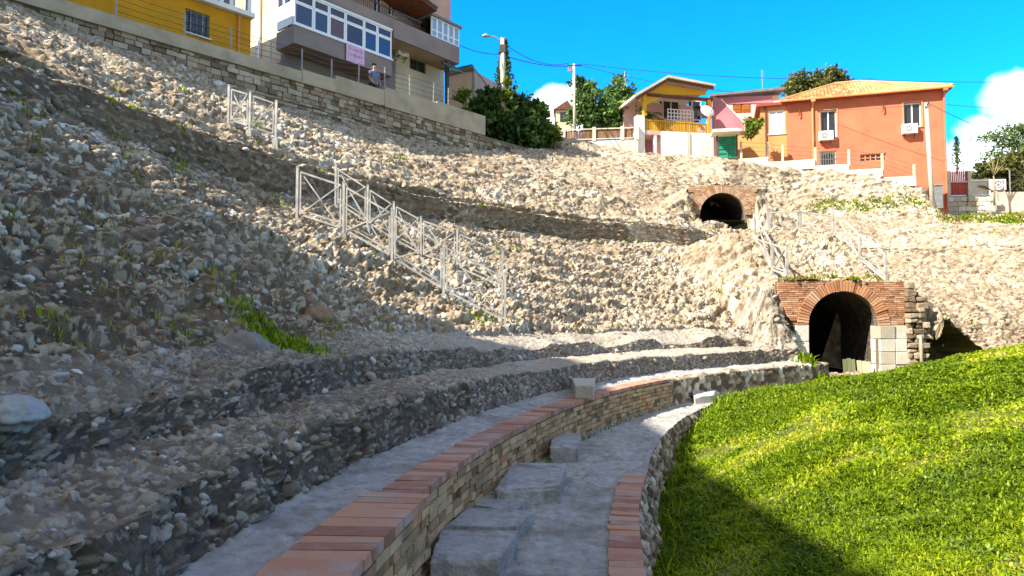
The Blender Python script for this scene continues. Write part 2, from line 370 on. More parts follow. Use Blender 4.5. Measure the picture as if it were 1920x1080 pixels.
st_big = [(.20, .105, .075, 0), (.095, .055, .046, 30), (.042, .028, .020, 60)]
st_small = [(.17, .14, .06, 0), (.07, .06, .028, 30)]
def slope_extra(P, U, S):
    x, y, z = P[..., 0], P[..., 1], P[..., 2]
    # hollow under the bank to the right of the vault
    m = np.clip(1.25 - (np.abs((x - 13.0 - .35 * (z + .6)) / 1.25) ** 2.4 + np.abs((z + 1.05) / .62) ** 2.4), 0, 1) * (y < 22.6)
    return P, m > .45
    return P
SOLID = []
NSUB = [36, 34, 40, 30, 44, 250, 34, 16, 18, 90, 40, 40, 46, 40]
AMPS = [.2, .62, .5, .62, .62, 1.1, .5, .5, .45, 1.1, 1.0, 1.05, .9, .3]
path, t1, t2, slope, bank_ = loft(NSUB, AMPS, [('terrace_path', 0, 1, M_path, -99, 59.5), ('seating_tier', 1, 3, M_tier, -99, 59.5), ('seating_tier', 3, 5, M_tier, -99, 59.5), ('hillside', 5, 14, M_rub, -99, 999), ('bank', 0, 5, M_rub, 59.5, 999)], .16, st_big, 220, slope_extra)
tag(path, kind='structure'); tag(bank_, kind='structure'); tag(slope, kind='structure')
tag(t1, 'lower rubble seating tier whose face rises straight from the brick-edged terrace path', 'stone tier', 'ruined seating tiers', 'thing')
tag(t2, 'upper crumbling seating tier at the foot of the long rubble slope', 'stone tier', 'ruined seating tiers', 'thing')

# ------------------------------------------------------------------ walkway between the brick wall and the drop to the arena
def strip(name, f0, f1, d0, d1, z0, z1, nd, nr, mat, amp, seed, zf=None):
    D = np.linspace(d0, d1, nd); ph = np.radians(D)[:, None]; t = np.linspace(0, 1, nr)[None, :]
    RR = f0(D)[:, None] * (1 - t) + f1(D)[:, None] * t; Z = z0 + (z1 - z0) * t + 0 * RR
    X = CX - RR * np.cos(ph); Y = CY + RR * np.sin(ph); U, S = ph * 20 + 0 * t, RR
    f1_, f2_, rid, gx, gy = voro(U / .13, S / .1, seed)
    Z = Z + amp * (fbm(U * 2, S * 2, seed, 4) + .8 * sm(f2_ - f1_, 0, .3) * rid - .4 + .4 * fbm(U * 12, S * 12, seed + 4, 2))
    if zf is not None: Z = Z + zf(X, Y)
    idx = np.arange(nd * nr).reshape(nd, nr)
    q = np.stack([idx[:-1, :-1], idx[1:, :-1], idx[1:, 1:], idx[:-1, 1:]], -1).reshape(-1, 4)
    return np_mesh(name, np.stack([X, Y, Z], -1).reshape(-1, 3), q, mat, rid.ravel())
walk = strip('walkway', lambda d: RE(d) - .02, lambda d: RW(d) + .14, -26, 64, ZW, ZW, 1700, 80, M_path, .024, 400)
tag(walk, kind='structure')

# ------------------------------------------------------------------ arena ground
def arena_z(x, y):
    r = np.hypot(CX - x, y - CY); d = np.degrees(np.arctan2(y - CY, CX - x))
    g = -2.5 + .185 * (x - 2) + .055 * y
    g = g - .5 * sm(r, 15.6, 18) * (1 - sm(d, 32, 46))
    lim = -1.83 + .255 * np.maximum(0, 18.8 - r)
    k = .25; h = np.clip(.5 + .5 * (lim - g) / k, 0, 1)
    z = lim * (1 - h) + g * h - k * h * (1 - h)
    z = z + .14 * fbm(x * .55, y * .55, 600, 4) + .05 * fbm(x * 3, y * 3, 610, 3)
    return np.minimum(z, .2 + .0 * z)
n1, n2 = 330, 260
th = np.linspace(R(-30), R(112), n1)[:, None]; kk = np.linspace(0, 1, n2)[None, :]
RO = np.interp(np.degrees(th), [-30, 52, 60, 112], [18.3, 19.1, 19.9, 19.9])
RR = RO * (1 - kk) + 3.0 * kk
RR = np.where(kk == 0, np.interp(np.degrees(th), KEYS, [RE(a) + (.0 if a < 50 else .9) for a in KEYS]), RR)
GX = CX - RR * np.cos(th); GY = CY + RR * np.sin(th); GZ = arena_z(GX, GY)
idx = np.arange(n1 * n2).reshape(n1, n2)
q = np.stack([idx[:-1, :-1], idx[1:, :-1], idx[1:, 1:], idx[:-1, 1:]], -1).reshape(-1, 4)
M_soil = surf('arena_soil', [(0, .06, .075, .012), (.5, .11, .12, .025), (.8, .17, .15, .05), (1, .24, .19, .09)], scale=2.5, tone=False, bump=.8, bscale=25)
ag = np_mesh('arena_ground', np.stack([GX, GY, GZ], -1).reshape(-1, 3), q, M_soil); tag(ag, kind='structure')
M_far = surf('far_ground', [(0, .10, .11, .04), (1, .2, .17, .09)], scale=.2, tone=False, bump=0)
gm = MB(); gm.add([(-1500, -1500, -5), (1500, -1500, -5), (1500, 1500, -5), (-1500, 1500, -5)], [(0, 1, 2, 3)]); tag(gm.build('ground', M_far), kind='structure')

# ------------------------------------------------------------------ rubble face under the walkway edge
D = np.linspace(-26, 58, 1500); nr = 34; t = np.linspace(0, 1, nr)[None, :]; ph = np.radians(D)[:, None]
RRt = RE(D)[:, None] - .1 * t; ZZ = (ZW + .02) - (1.15) * t + 0 * RRt; ZZ[:, 0] -= .07; U, S = ph * 19 + 0 * t, ZZ
f1_, f2_, rid, gx, gy = voro(U / .16, S / .11, 900); Dp = .09 * fbm(U * 1.5, S * 2, 901, 4) + .07 * sm(f2_ - f1_, .02, .3) * np.where(rid > .4, rid, .1) + .015 * fbm(U * 13, S * 13, 905, 2)
Dp = Dp * sm(t, 0, .12)
RRt = RRt - Dp; RRt[:, 0] += .12; X = CX - RRt * np.cos(ph); Y = CY + RRt * np.sin(ph)
idx = np.arange(len(D) * nr).reshape(len(D), nr); q = np.stack([idx[:-1, :-1], idx[1:, :-1], idx[1:, 1:], idx[:-1, 1:]], -1).reshape(-1, 4)
tone = np.where(sm(f2_ - f1_, .02, .3) * rid > .25, .2 + .75 * (rid * 7.7 % 1), .12)
pw = np_mesh('podium_wall', np.stack([X, Y, ZZ], -1).reshape(-1, 3), q, M_rub, tone.ravel())
tag(pw, 'low curved rubble wall dropping from the walkway to the grass of the arena', 'stone wall', kind='thing')

# ------------------------------------------------------------------ the hollow under the bank right of the vault
from mathutils.bvhtree import BVHTree
_V, _F, _n = [], [], 0
for _v, _q in SOLID: _V.append(_v); _F.append(_q + _n); _n += len(_v)
_sb = BVHTree.FromPolygons(np.concatenate(_V).tolist(), np.concatenate(_F).tolist())
nu, nv_ = 90, 60; aa, bb = np.meshgrid(np.linspace(-1.7, 1.7, nu), np.linspace(-1.7, 2.1, nv_), indexing='ij')
zz = -1.05 + .62 * bb; xx = 13.0 + .35 * (zz + .6) + 1.25 * aa; yy = np.zeros_like(xx)
for i in range(nu):
    for j in range(nv_):
        h = _sb.ray_cast(Vector((xx[i, j], 14.0, zz[i, j])), Vector((0, 1, 0)), 20); yy[i, j] = h[0].y if h[0] is not None else np.nan
yy = np.where(np.isnan(yy), np.nanmax(yy), yy)
dep = np.sqrt(np.clip(1.12 - np.abs(aa) ** 2.4 - np.abs(bb) ** 2.4, 0, 1)); yy = yy + .10 + 1.5 * dep + dep * (.25 * fbm(xx * 3, zz * 4, 71, 4) + .12 * fbm(xx * 9, zz * 9, 75, 3))
idx = np.arange(nu * nv_).reshape(nu, nv_); q = np.stack([idx[:-1, :-1], idx[1:, :-1], idx[1:, 1:], idx[:-1, 1:]], -1).reshape(-1, 4)
hol = np_mesh('earth_hollow', np.stack([xx, yy, zz], -1).reshape(-1, 3), q, M_rub, np.clip(.3 + .3 * fbm(xx * 5, zz * 5, 79, 3), 0, 1).ravel()); tag(hol, kind='structure')
# ------------------------------------------------------------------ brickwork
M_brick = surf('old_brick', [(0, .22, .135, .07), (.25, .40, .255, .125), (.6, .52, .355, .185), (.85, .58, .41, .22), (1, .46, .21, .10)], scale=14, vary=.35, bump=.6, bscale=45, stain=(.14, .115, .08), stain_scale=2.6, stain_amt=.6)
M_coping = surf('red_brick_coping', [(0, .25, .115, .075), (.4, .38, .18, .115), (.75, .46, .235, .145), (1, .42, .28, .21)], scale=9, vary=.4, bump=.5, bscale=40, stain=(.38, .32, .28), stain_scale=2.6, stain_amt=.75)
M_mortar = surf('dark_mortar', [(0, .10, .085, .065), (1, .22, .19, .15)], scale=10, tone=False, bump=.6, bscale=40)
M_redbrick = surf('orange_brick', [(0, .30, .12, .06), (.4, .46, .20, .10), (.8, .54, .27, .14), (1, .60, .40, .26)], scale=6, vary=.4, bump=.5, bscale=35, stain=(.40, .30, .22), stain_scale=1.6, stain_amt=.5)
M_oldbrick = surf('weathered_orange_brick', [(0, .34, .17, .09), (.5, .50, .29, .17), (1, .60, .44, .30)], scale=6, vary=.5, bump=.7, bscale=30, stain=(.46, .38, .27), stain_scale=1.8, stain_amt=.75)
M_ashlar = surf('pale_limestone', [(0, .40, .35, .28), (.5, .56, .52, .45), (1, .68, .65, .60)], scale=3, vary=.5, bump=.6, bscale=25, stain=(.42, .30, .16), stain_scale=1.3, stain_amt=.5)
M_block = surf('grey_stone_block', [(0, .26, .25, .23), (.5, .43, .42, .40), (1, .55, .54, .52)], scale=9, tone=False, bump=1.0, bscale=38, stain=(.17, .145, .11), stain_scale=4, stain_amt=.7, detail=10)

def arcbox(mb, r0, r1, d0, d1, z0, z1, tone=None, jit=0, mat=0, f=RW):
    a, b = R(d0), R(d1); p = []
    for z in (z0, z1):
        for (rr, an, dd) in ((r0, a, d0), (r0, b, d1), (r1, b, d1), (r1, a, d0)):
            w = pol(float(f(dd)) + rr, an); p.append((w[0], w[1], z))
    return mb.hexa(p, tone, mat, jit)
def brick_run(mb, d0, d1, z0, z1, course, blen, r_face, seed, gap=.010, depth=.12, rough=.008):
    rn = random.Random(seed); n = int(round((z1 - z0) / course))
    for c in range(n):
        za = z0 + c * (z1 - z0) / n; d = d0 - rn.random() * math.degrees(blen / 19.5)
        while d < d1:
            L = math.degrees(blen * rn.choice([1, 1, .5, .8, 1.2]) / 19.5); g = math.degrees(gap / 19.5)
            a, b = max(d0, d), min(d1, d + L - g)
            if b - a > .04 and rn.random() > .02:
                out = rn.uniform(-rough, rough) - (.015 if rn.random() < .12 else 0)
                dz = rn.uniform(-.004, .004)
                arcbox(mb, r_face - out, r_face + depth, a, b, za + gap * .5 + dz, za + (z1 - z0) / n - gap * .5 + dz, rn.random(), .004)
            d += L
def coping_run(mb, d0, d1, z0, z1, r0, r1, seed, blen=.26, red=True):
    rn = random.Random(seed); d = d0
    while d < d1:
        L = math.degrees(blen * rn.uniform(.75, 1.3) / 19.5); b = min(d1, d + L - math.degrees(.008 / 19.5))
        if b - d > .1: arcbox(mb, r0 + rn.uniform(-.003, .003), r1 + rn.uniform(-.012, .012), d, b, z0, z1 + rn.uniform(-.003, .002), .5 + .9 * (rn.random() - .5), .003)
        d += L
wall = empty('brick_wall', (0, 0, 0)); tag(wall, 'long low curving brick wall with a red brick coping beside the sunken walkway', 'brick wall')
SEAM = 5.2; ENDB = 35.5
def core(d0, d1, r0, r1, z0, z1):
    mb = MB(); st = np.linspace(d0, d1, max(2, int((d1 - d0) / .5)))
    for a, b in zip(st[:-1], st[1:]): arcbox(mb, r0, r1, a, b, z0, z1, .4)
    return mb
core(-26, SEAM, .0, .42, ZW - .1, ZT - .075).build('mortar_core', M_mortar, wall)
core(SEAM + .14, ENDB, .075, .42, ZW - .1, ZT - .075).build('mortar_core', M_mortar, wall)
mb = MB(); brick_run(mb, -26, SEAM, ZW - .02, ZT - .075, .068, .24, -.028, 1); mb.build('brick_face', M_brick, wall)
mb = MB(); brick_run(mb, SEAM + .16, ENDB, ZW - .02, ZT - .075, .068, .22, .045, 2); mb.build('brick_face', M_brick, wall)
mb = MB(); coping_run(mb, -26, SEAM - .02, ZT - .062, ZT + .004, -.034, .42, 3, .15); mb.build('coping', M_coping, wall)
mb = MB(); coping_run(mb, SEAM + .02, ENDB - .3, ZT - .062, ZT - .003, .038, .34, 4, .13)
mb.build('coping', M_coping, wall)
# the pier's joint face with the dark slot: short upright bricks at the end
mb = MB()
for k in range(7): arcbox(mb, -.03, .1, SEAM - .02, SEAM + .05, ZW + .075 * k, ZW + .075 * k + .066, None, .004)
mb.build('pier_end', M_brick, wall)
# rubble continuation of the wall up to the vault
D = np.linspace(ENDB, 59.5, 700); nr = 30; s_ = np.linspace(0, 1, nr)[None, :]; ph = np.radians(D)[:, None]
zb = np.interp(s_, [0, .62, .7, 1], [ZW - .12, ZT - .01, ZT + .015, ZT - .03]) + 0 * ph; ro = np.interp(s_, [0, .62, .7, 1], [.03, .06, .12, .55]) + RW(D)[:, None]
U = ph * 19.3 + 0 * s_; f1_, f2_, rid, gx, gy = voro(U / .2, (s_ * 1.1 + 0 * U) / .13, 950); Dp = (.06 * sm(f2_ - f1_, .02, .3) * rid + .05 * fbm(U * 1.6, s_ * 2 + 0 * U, 951, 4) + .012 * fbm(U * 12, s_ * 14 + 0 * U, 955, 2))
ro = ro - Dp * (s_ < .68); zb = zb + Dp * .7 * (s_ >= .68) - .05
X = CX - ro * np.cos(ph); Y = CY + ro * np.sin(ph)
idx = np.arange(len(D) * nr).reshape(len(D), nr); q = np.stack([idx[:-1, :-1], idx[1:, :-1], idx[1:, 1:], idx[:-1, 1:]], -1).reshape(-1, 4)
rw_ = np_mesh('rubble_wall', np.stack([X, Y, zb], -1).reshape(-1, 3), q, M_rub, np.where(rid > .4, .2 + .75 * (rid * 7.7 % 1), .15 + .25 * (s_ > .6)).ravel())
tag(rw_, 'low curving rubble wall continuing the brick wall toward the big brick arch', 'stone wall')
# red brick kerb at the walkway edge
mb = MB(); rn = random.Random(8); d = -26.
while d < 14.6:
    L = math.degrees(rn.uniform(.11, .16) / 18.2); arcbox(mb, -.03 + rn.uniform(-.005, .005), .22 + rn.uniform(-.012, .012), d, d + L - math.degrees(.006 / 18.2), ZW - .05, ZW + .03 + rn.uniform(-.006, .006), rn.random(), .003, f=RE); d += L
kerb = mb.build('brick_kerb', M_coping); tag(kerb, 'short red brick kerb on the right edge of the sunken walkway', 'brick kerb')

# ------------------------------------------------------------------ stone blocks
def block(poly, ztop, zbot, label, mat=M_block, group='loose stone blocks on the walkway', n=10, rough=.02, seed=0):
    """worn slab from its top outline: subdivided box displaced by noise"""
    pts = [at_z(px, py, ztop)[:2] for px, py in poly]; c = sum(pts) / 4
    u = np.linspace(0, 1, n); bm = bmesh.new(); H = ztop - zbot; n = n * 2; u = np.linspace(0, 1, n)
    def P(a, b, w):
        p = (pts[0] * (1 - a) + pts[1] * a) * (1 - b) + (pts[3] * (1 - a) + pts[2] * a) * b
        return np.array([p[0], p[1], zbot + H * w])
    vs, fs = [], []
    def face(fn):
        k = len(vs)
        for i in u:
            for j in u: vs.append(fn(i, j))
        for i in range(n - 1):
            for j in range(n - 1): fs.append((k + i * n + j, k + (i + 1) * n + j, k + (i + 1) * n + j + 1, k + i * n + j + 1))
    face(lambda a, b: P(a, b, 1)); face(lambda a, w: P(a, 0, w)); face(lambda a, w: P(a, 1, w)); face(lambda b, w: P(0, b, w)); face(lambda b, w: P(1, b, w))
    V = np.array(vs); cc = np.array([c[0], c[1], (ztop + zbot) / 2])
    dd = V - cc; rad = np.array([np.ptp(V[:, 0]) / 2, np.ptp(V[:, 1]) / 2, H / 2]) + 1e-6
    e = np.sort(np.abs(dd / rad), 1)[:, 1]                      # round off edges
    nz = fbm(V[:, 0] * 6 + V[:, 2] * 5, V[:, 1] * 6 - V[:, 2] * 4, 300 + seed, 4)
    n2 = fbm(V[:, 0] * 22 + V[:, 2] * 17, V[:, 1] * 22 - V[:, 2] * 13, 330 + seed, 4)
    V = V - dd * (.025 * sm(e, .85, 1.0) + rough * 2.4 * (nz + .3) * (.35 + .65 * sm(e, .6, 1)) + .03 * n2 * (.3 + .7 * sm(e, .7, 1)))[:, None]; V[:, 2] += .008 * n2
    lo = V[:, 2].min(); V = V - np.array([c[0], c[1], lo])
    bm = bmesh.new(); bv = [bm.verts.new(p) for p in V]
    for f in fs: bm.faces.new([bv[i] for i in f])
    bmesh.ops.remove_doubles(bm, verts=bm.verts, dist=.0005); bmesh.ops.recalc_face_normals(bm, faces=bm.faces)
    me = bpy.data.meshes.new('stone_block'); bm.to_mesh(me); bm.free(); me.materials.append(mat)
    a = me.attributes.new('tone', 'FLOAT', 'FACE'); a.data.foreach_set('value', np.full(len(me.polygons), random.random(), np.float32))
    me.polygons.foreach_set('use_smooth', np.ones(len(me.polygons), bool))
    o = bpy.data.objects.new('stone_block', me); C.objects.link(o); o.location = (c[0], c[1], lo)
    return tag(o, label, 'stone block', group)
block([(826, 992), (974, 992), (936, 1050), (806, 1052)], -1.61, -1.80, 'nearest grey slab on the walkway, a thick squared block against the brick wall', seed=1, n=22, rough=.04)
block([(878, 950), (1002, 958), (970, 988), (832, 986)], -1.63, -1.80, 'flat grey slab lying just beyond the nearest thick block on the walkway', seed=2, n=14)
block([(905, 915), (985, 935), (970, 958), (872, 945)], -1.67, -1.80, 'thin grey slab behind the tilted broken block on the walkway', seed=3, n=14)
block([(960, 866), (1062, 868), (1052, 910), (925, 922)], -1.59, -1.80, 'broken grey block with an undercut rough front in the middle of the row', seed=4, rough=.05, n=18)
block([(1038, 812), (1090, 812), (1084, 838), (1030, 838)], -1.56, -1.80, 'small squared stone block set against the far brick wall', seed=5, n=14)
block([(1296, 733), (1342, 730), (1338, 741), (1302, 744)], -1.6, -1.85, 'sunlit pale block on the walkway beside the end of the brick wall', M_ashlar, seed=6, rough=.04, n=14)
block([(1072, 708), (1117, 708), (1112, 722), (1078, 722)], -1.0, -1.25, 'pale sunlit block standing on the terrace path', M_ashlar, None, seed=7, n=12)
block([(1478, 684), (1510, 684), (1512, 690), (1474, 690)], -1.38, -1.8, 'white block at the far end of the rubble wall by the arch', M_ashlar, None, seed=8, n=10)

# ------------------------------------------------------------------ vaulted passages
def vault(root, cx, y0, hw, zs, ztop, zfl, x0, x1, depth, ring, mats, jamb=True, n=18, notch=True):
    """brick face with an arched opening, ring of voussoirs, jambs and a tunnel. local coords: root at (cx, y0, zfl)"""
    hs, H = zs - zfl, ztop - zfl
    ry = (hs + 0) ; rad = hw
    rise = hw * .98
    arc = [(rad * math.cos(math.pi * i / n), hs + rise * math.sin(math.pi * i / n)) for i in range(n + 1)]
    outer = [((rad + ring) * math.cos(math.pi * i / n), hs + (rise + ring) * math.sin(math.pi * i / n)) for i in range(n + 1)]
    mb = MB()
    for i in range(n):                                            # spandrel bricks above the ring, course by course
        pass
    course = .062; z = hs * .98
    rn = random.Random(5)
    while z < H - .01:
        zz = min(z + course - .010, H)
        dz = max(0, min(1, (z + course * .5 - hs) / (rise + ring)))
        cut = (rad + ring) * math.sqrt(max(0, 1 - dz * dz)) if z + course * .5 < hs + rise + ring else 0
        slope_cut = max(0, (H - z) - .25) * (.38 if notch else 0)
        for (a, b) in ((x0 - cx + slope_cut, -cut), (cut, x1 - cx - slope_cut * .25)):
            x = a
            while x < b - .02:
                L = rn.choice([.26, .26, .13, .2]); e = min(b, x + L - .010)
                o = rn.uniform(-.010, .010)
                if e - x > .02 and rn.random() > .01 and (notch or H - z > .1 * vn(np.array(x * 1.7 + 40), np.array(.5), 8) and abs(x) < 1.4 + .2 * vn(np.array(z * 5.), np.array(x > 0), 4)): mb.box(x, e, o, .18, z, zz, rn.random())
                x += L
        z += course
    for sgn in (-1, 1):
        half = MB()
        for i, f in enumerate(mb.f):
            if (sum(mb.v[k][0] for k in f) > 0) == (sgn > 0): half.add([mb.v[k] for k in f], [tuple(range(len(f)))], mb.t[i])
        half.build('spandrel', mats['brick'], root)
    mb = MB()
    k = 44
    for i in range(k):
        a0, a1 = math.pi * i / k + .008, math.pi * (i + 1) / k - .008; o = rn.uniform(-.012, .008) - .03; rg = ring + rn.uniform(-.015, .03)
        def q(a, e): return ((rad + e) * math.cos(a), (hs + (rise + e) * math.sin(a)))
        P = [q(a0, 0), q(a1, 0), q(a1, rg), q(a0, rg)]
        mb.prism(P, 'y', o, .22, rn.random())
    mb.build('arch_ring', mats['brick'], root)
    mb = MB()                                                     # mortar backing and the tunnel lining
    prof = [(-rad, -.1)] + [(-rad, hs * .5)] + [(x, zz) for x, zz in reversed(arc)] + [(rad, hs * .5), (rad, -.1)]
    m = len(prof); ys = np.linspace(.2, depth, 12)
    vs = []
    for y in ys:
        for (x, zz) in prof: vs.append((x + .05 * vn(np.array(y * 2.), np.array(zz * 3 + x), 3), y, zz))
    fs = [(i * m + j, i * m + j + 1, (i + 1) * m + j + 1, (i + 1) * m + j) for i in range(len(ys) - 1) for j in range(m - 1)]
    fs.append(tuple((len(ys) - 1) * m + j for j in range(m)))
    mb.add(vs, fs, .3); mb.add([(-rad, .04, .01), (rad, .04, .01), (rad, depth, .01), (-rad, depth, .01)], [(0, 1, 2, 3)], .2)
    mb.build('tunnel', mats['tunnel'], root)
    # backing plate behind the bricks (solid wall with the opening)
    mb = MB()
    for i in range(n):
        (xa, za), (xb, zb_) = arc[i], arc[i + 1]
        mb.prism([(xb, zb_), (xa, za), (xa, H - .01), (xb, H - .01)], 'y', .03, .20, .4)
    for s in (-1, 1):
        xo = (x1 - cx) if s > 0 else (cx - x0)
        mb.prism([(s * rad, -.1), (s * rad, H - .012), (s * (xo - .03), H - .012), (s * (xo - .03), H - .3), (s * (xo - .06 if s > 0 else rad + .45), hs), (s * (rad + .45), -.1)], 'y', .035, .205, .4)
    mb.build('backing', mats['core'], root)
    if jamb:
        for s in (-1, 1):
            mb = MB(); z = -.05; hts = [.36, .33, .34, .36] if s > 0 else [.44, .46, .40]
            hts = [h * (hs + .05) / sum(hts) for h in hts]
            for h in hts:
                for (a, b) in (((rad, rad + .46), (rad + .475, rad + .92)) if s > 0 else ((rad, rad + .42),)):
                    w = rn.uniform(-.03, .03) if b < rad + .5 else rn.uniform(-.12, .08)
                    xs = sorted((s * (a if a == rad else a), s * (b + w if b > rad + .5 else b)))
                    mb.box(xs[0], xs[1], -.07 + rn.uniform(-.02, .02), .5, z + .008, z + h - .006, rn.random(), 0, .006)
                z += h
            mb.build('jamb', mats['stone'], root, bevel=.012)
M_tunnel = surf('shade_dark_tunnel_stone', [(0, .025, .02, .017), (.5, .06, .05, .04), (1, .15, .125, .10)], scale=6, tone=False, bump=.8, bscale=12)  # colour darkened to stand in for shade inside the passages
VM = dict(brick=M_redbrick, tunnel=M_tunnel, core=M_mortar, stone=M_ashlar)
v1 = empty('vault_entrance', (AX, AY, -1.72)); tag(v1, 'large brick arch on white stone jambs opening at arena level', 'brick arch')
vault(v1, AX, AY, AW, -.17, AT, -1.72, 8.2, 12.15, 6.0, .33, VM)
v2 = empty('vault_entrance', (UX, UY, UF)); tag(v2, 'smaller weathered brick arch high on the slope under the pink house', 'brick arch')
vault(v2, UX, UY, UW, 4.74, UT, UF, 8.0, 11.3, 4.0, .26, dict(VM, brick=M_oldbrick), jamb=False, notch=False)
mb = MB(); rn = random.Random(77); z = -.1                      # rough rubble flank right of the jambs
while z < 2.75:
    h = rn.uniform(.12, .24); x = 1.9
    xe = 2.42 - .2 * max(0, z - 1.3)
    while x < xe:
        w_ = rn.uniform(.14, .32); mb.box(x, x + w_ - .012, -.22 + rn.uniform(-.1, .1) - .1 * (x - 1.9), .5, z, z + h - .012, .12 + .45 * rn.random(), 0, .035); x += w_
    z += h
mb.build('rubble_flank', M_rub, v1, bevel=.03)
# boards leaning in the lower opening
mb = MB()
for k in range(3): mb.box(k * .13, k * .13 + .115, 0, .03, 0, .48 + .03 * (k % 2), .3 + .2 * k)
M_greenboard = surf('green_board', [(0, .10, .12, .06), (1, .25, .26, .15)], scale=8, bump=.3, bscale=30, stretch=(1, 1, .2))
M_creamboard = surf('cream_board', [(0, .42, .36, .22), (1, .6, .53, .36)], scale=8, bump=.3, bscale=30, stretch=(1, 1, .2))
b1 = mb.build('wooden_board', M_greenboard, loc=(at_y(1584, 700, 21.3)[0], 21.35, -1.70)); b1.rotation_euler = (R(-6), 0, 0)
tag(b1, 'greenish plank panel leaning inside the big arch', 'board')
mb = MB()
for k in range(3): mb.box(k * .14, k * .14 + .13, 0, .03, 0, .46 - .02 * k, .3 + .3 * k)
b2 = mb.build('wooden_board', M_creamboard, loc=(at_y(1610, 700, 21.1)[0], 21.12, -1.70)); b2.rotation_euler = (R(-8), 0, 0)
tag(b2, 'cream plank panel propped against the right jamb of the big arch', 'board')
M_wood = surf('weathered_wood', [(0, .16, .12, .085), (1, .42, .36, .28)], scale=6, tone=False, bump=.5, bscale=25, stretch=(4, 4, .4))
p = at_y(1728, 694, 20.6); q_ = at_y(1726, 634, 20.7)
mb = MB(); mb.tube([p - np.array([0, 0, .5]), (p + q_) / 2 + np.array([.01, 0, 0]), q_ + np.array([0, 0, .1])], [.055, .05, .045], 8)
tag(mb.build('wooden_post', M_wood, smooth=True), 'weathered wooden prop post at the mouth of the rubble hollow', 'post')

# ------------------------------------------------------------------ boulders
def rock(loc, size, seed, mat, label=None, sub=4, name='boulder', group=None, flat=.7):
    bm = bmesh.new(); bmesh.ops.create_icosphere(bm, subdivisions=sub, radius=1); V = np.array([v.co[:] for v in bm.verts])
    n = .30 * fbm(V[:, 0] * 1.1 + V[:, 2] + 9, V[:, 1] * 1.1 - V[:, 2] + 5, seed, 4) + .18 * fbm(V[:, 0] * 4 + V[:, 2] * 3, V[:, 1] * 4 - V[:, 2] * 2, seed + 3, 4)
    f1, f2, rid, _, _ = voro(V[:, 0] * 2.2 + V[:, 2] + 4, V[:, 1] * 2.2 - V[:, 2] + 4, seed); n = n + .16 * sm(f2 - f1, 0, .3) * rid
    V = V * (1 + n)[:, None]; V[:, 2] *= flat
    for v, c in zip(bm.verts, V): v.co = Vector(c) * size
    me = bpy.data.meshes.new(name); bm.to_mesh(me); bm.free(); me.materials.append(mat)
    a = me.attributes.new('tone', 'FLOAT', 'POINT'); a.data.foreach_set('value', np.clip(.45 + .5 * n, 0, 1).astype(np.float32))
    me.polygons.foreach_set('use_smooth', np.ones(len(me.polygons), bool))
    o = bpy.data.objects.new(name, me); C.objects.link(o); o.location = loc
    if label: tag(o, label, 'boulder', group)
    return o
M_rustrock = surf('rusty_rock', [(0, .10, .06, .035), (.5, .30, .16, .08), (1, .38, .26, .17)], scale=3, vary=.6, bump=.8, bscale=14, stain=(.16, .15, .13), stain_scale=2, stain_amt=.7)
M_greyrock = surf('grey_rock', [(0, .11, .10, .09), (.5, .24, .22, .20), (1, .40, .38, .35)], scale=3, vary=.6, bump=.9, bscale=14, stain=(.2, .15, .09), stain_scale=1.5, stain_amt=.5)
M_palerock = surf('pale_rock', [(0, .20, .20, .20), (.5, .33, .33, .33), (1, .5, .5, .49)], scale=4, vary=.5, bump=.6, bscale=18)
def on_ground(px, py):
    """first point of the pixel's ray on the terrain"""
    d = ray(px, py); k = 1.5; prev = None
    while k < 80:
        p = d * k
        if p[2] <= base_z(p[0], p[1]): return p
        k += .03 + k * .002
    return d * 30
for (px, py, s, sd, m, lab) in ((592, 590, .26, 1, M_rustrock, 'rust-stained boulder above the green weeds on the shaded slope'),
                               (455, 640, .3, 2, M_greyrock, 'broad grey boulder left of the green weeds at the foot of the shaded slope'),
                               (30, 762, .12, 3, M_palerock, 'pale flat boulder stuck in the tier at the bottom left')):
    p = on_ground(px, py); rock(p + np.array([0, 0, .02 - s * .45]), s, sd, m, lab)

# small stones strewn over the slope and tiers, one mass
bm = bmesh.new(); bmesh.ops.create_icosphere(bm, subdivisions=2, radius=1); bm.verts.ensure_lookup_table()
BV = np.array([v.co[:] for v in bm.verts]); BF = np.array([[v.index for v in f.verts] for f in bm.faces]); bm.free()
def scatter_stones(n, pick, smin, smax, seed, name, label):
    rg = np.random.default_rng(seed); vs, fs, tn = [], [], []; k = 0
    while k < n:
        g = pick(rg)
        if g is None: continue
        p, dist = g
        if dist < 7 and rg.random() > (dist / 7) ** 1.3 * .6: continue
        s = smin * (smax / smin) ** (rg.random() ** 1.8) * (1 + max(0, p[1] - 12) * .03) * min(1, .25 + np.linalg.norm(p) / 14)
        o = rg.integers(0, 50); nn = .35 * fbm(BV[:, 0] * 1.6 + o * 3.1 + BV[:, 2], BV[:, 1] * 1.6 + o * 1.7 - BV[:, 2], 7, 3)
        V = BV * (1 + nn + .22 * np.sign(np.sin(BV[:, 0] * 2.3 + o)) * np.abs(BV[:, 1]))[:, None] * np.array([1.3, .9, .45 + .35 * rg.random()]) * s
        a, b, c = rg.normal(0, .35), rg.normal(0, .35) - .25, rg.random() * 6.28
        M = np.array(Matrix.Rotation(c, 3, 'Z') @ Matrix.Rotation(a, 3, 'X') @ Matrix.Rotation(b, 3, 'Y'))
        vs.append(V @ M.T + p + np.array([0, 0, -s * .38])); fs.append(BF + k * len(BV)); tn.append(np.full(len(BV), rg.random() ** .8)); k += 1
    o = np_mesh(name, np.concatenate(vs), np.concatenate(fs), M_loose, np.concatenate(tn), smooth=False)
    return tag(o, label, 'rubble', kind='stuff')
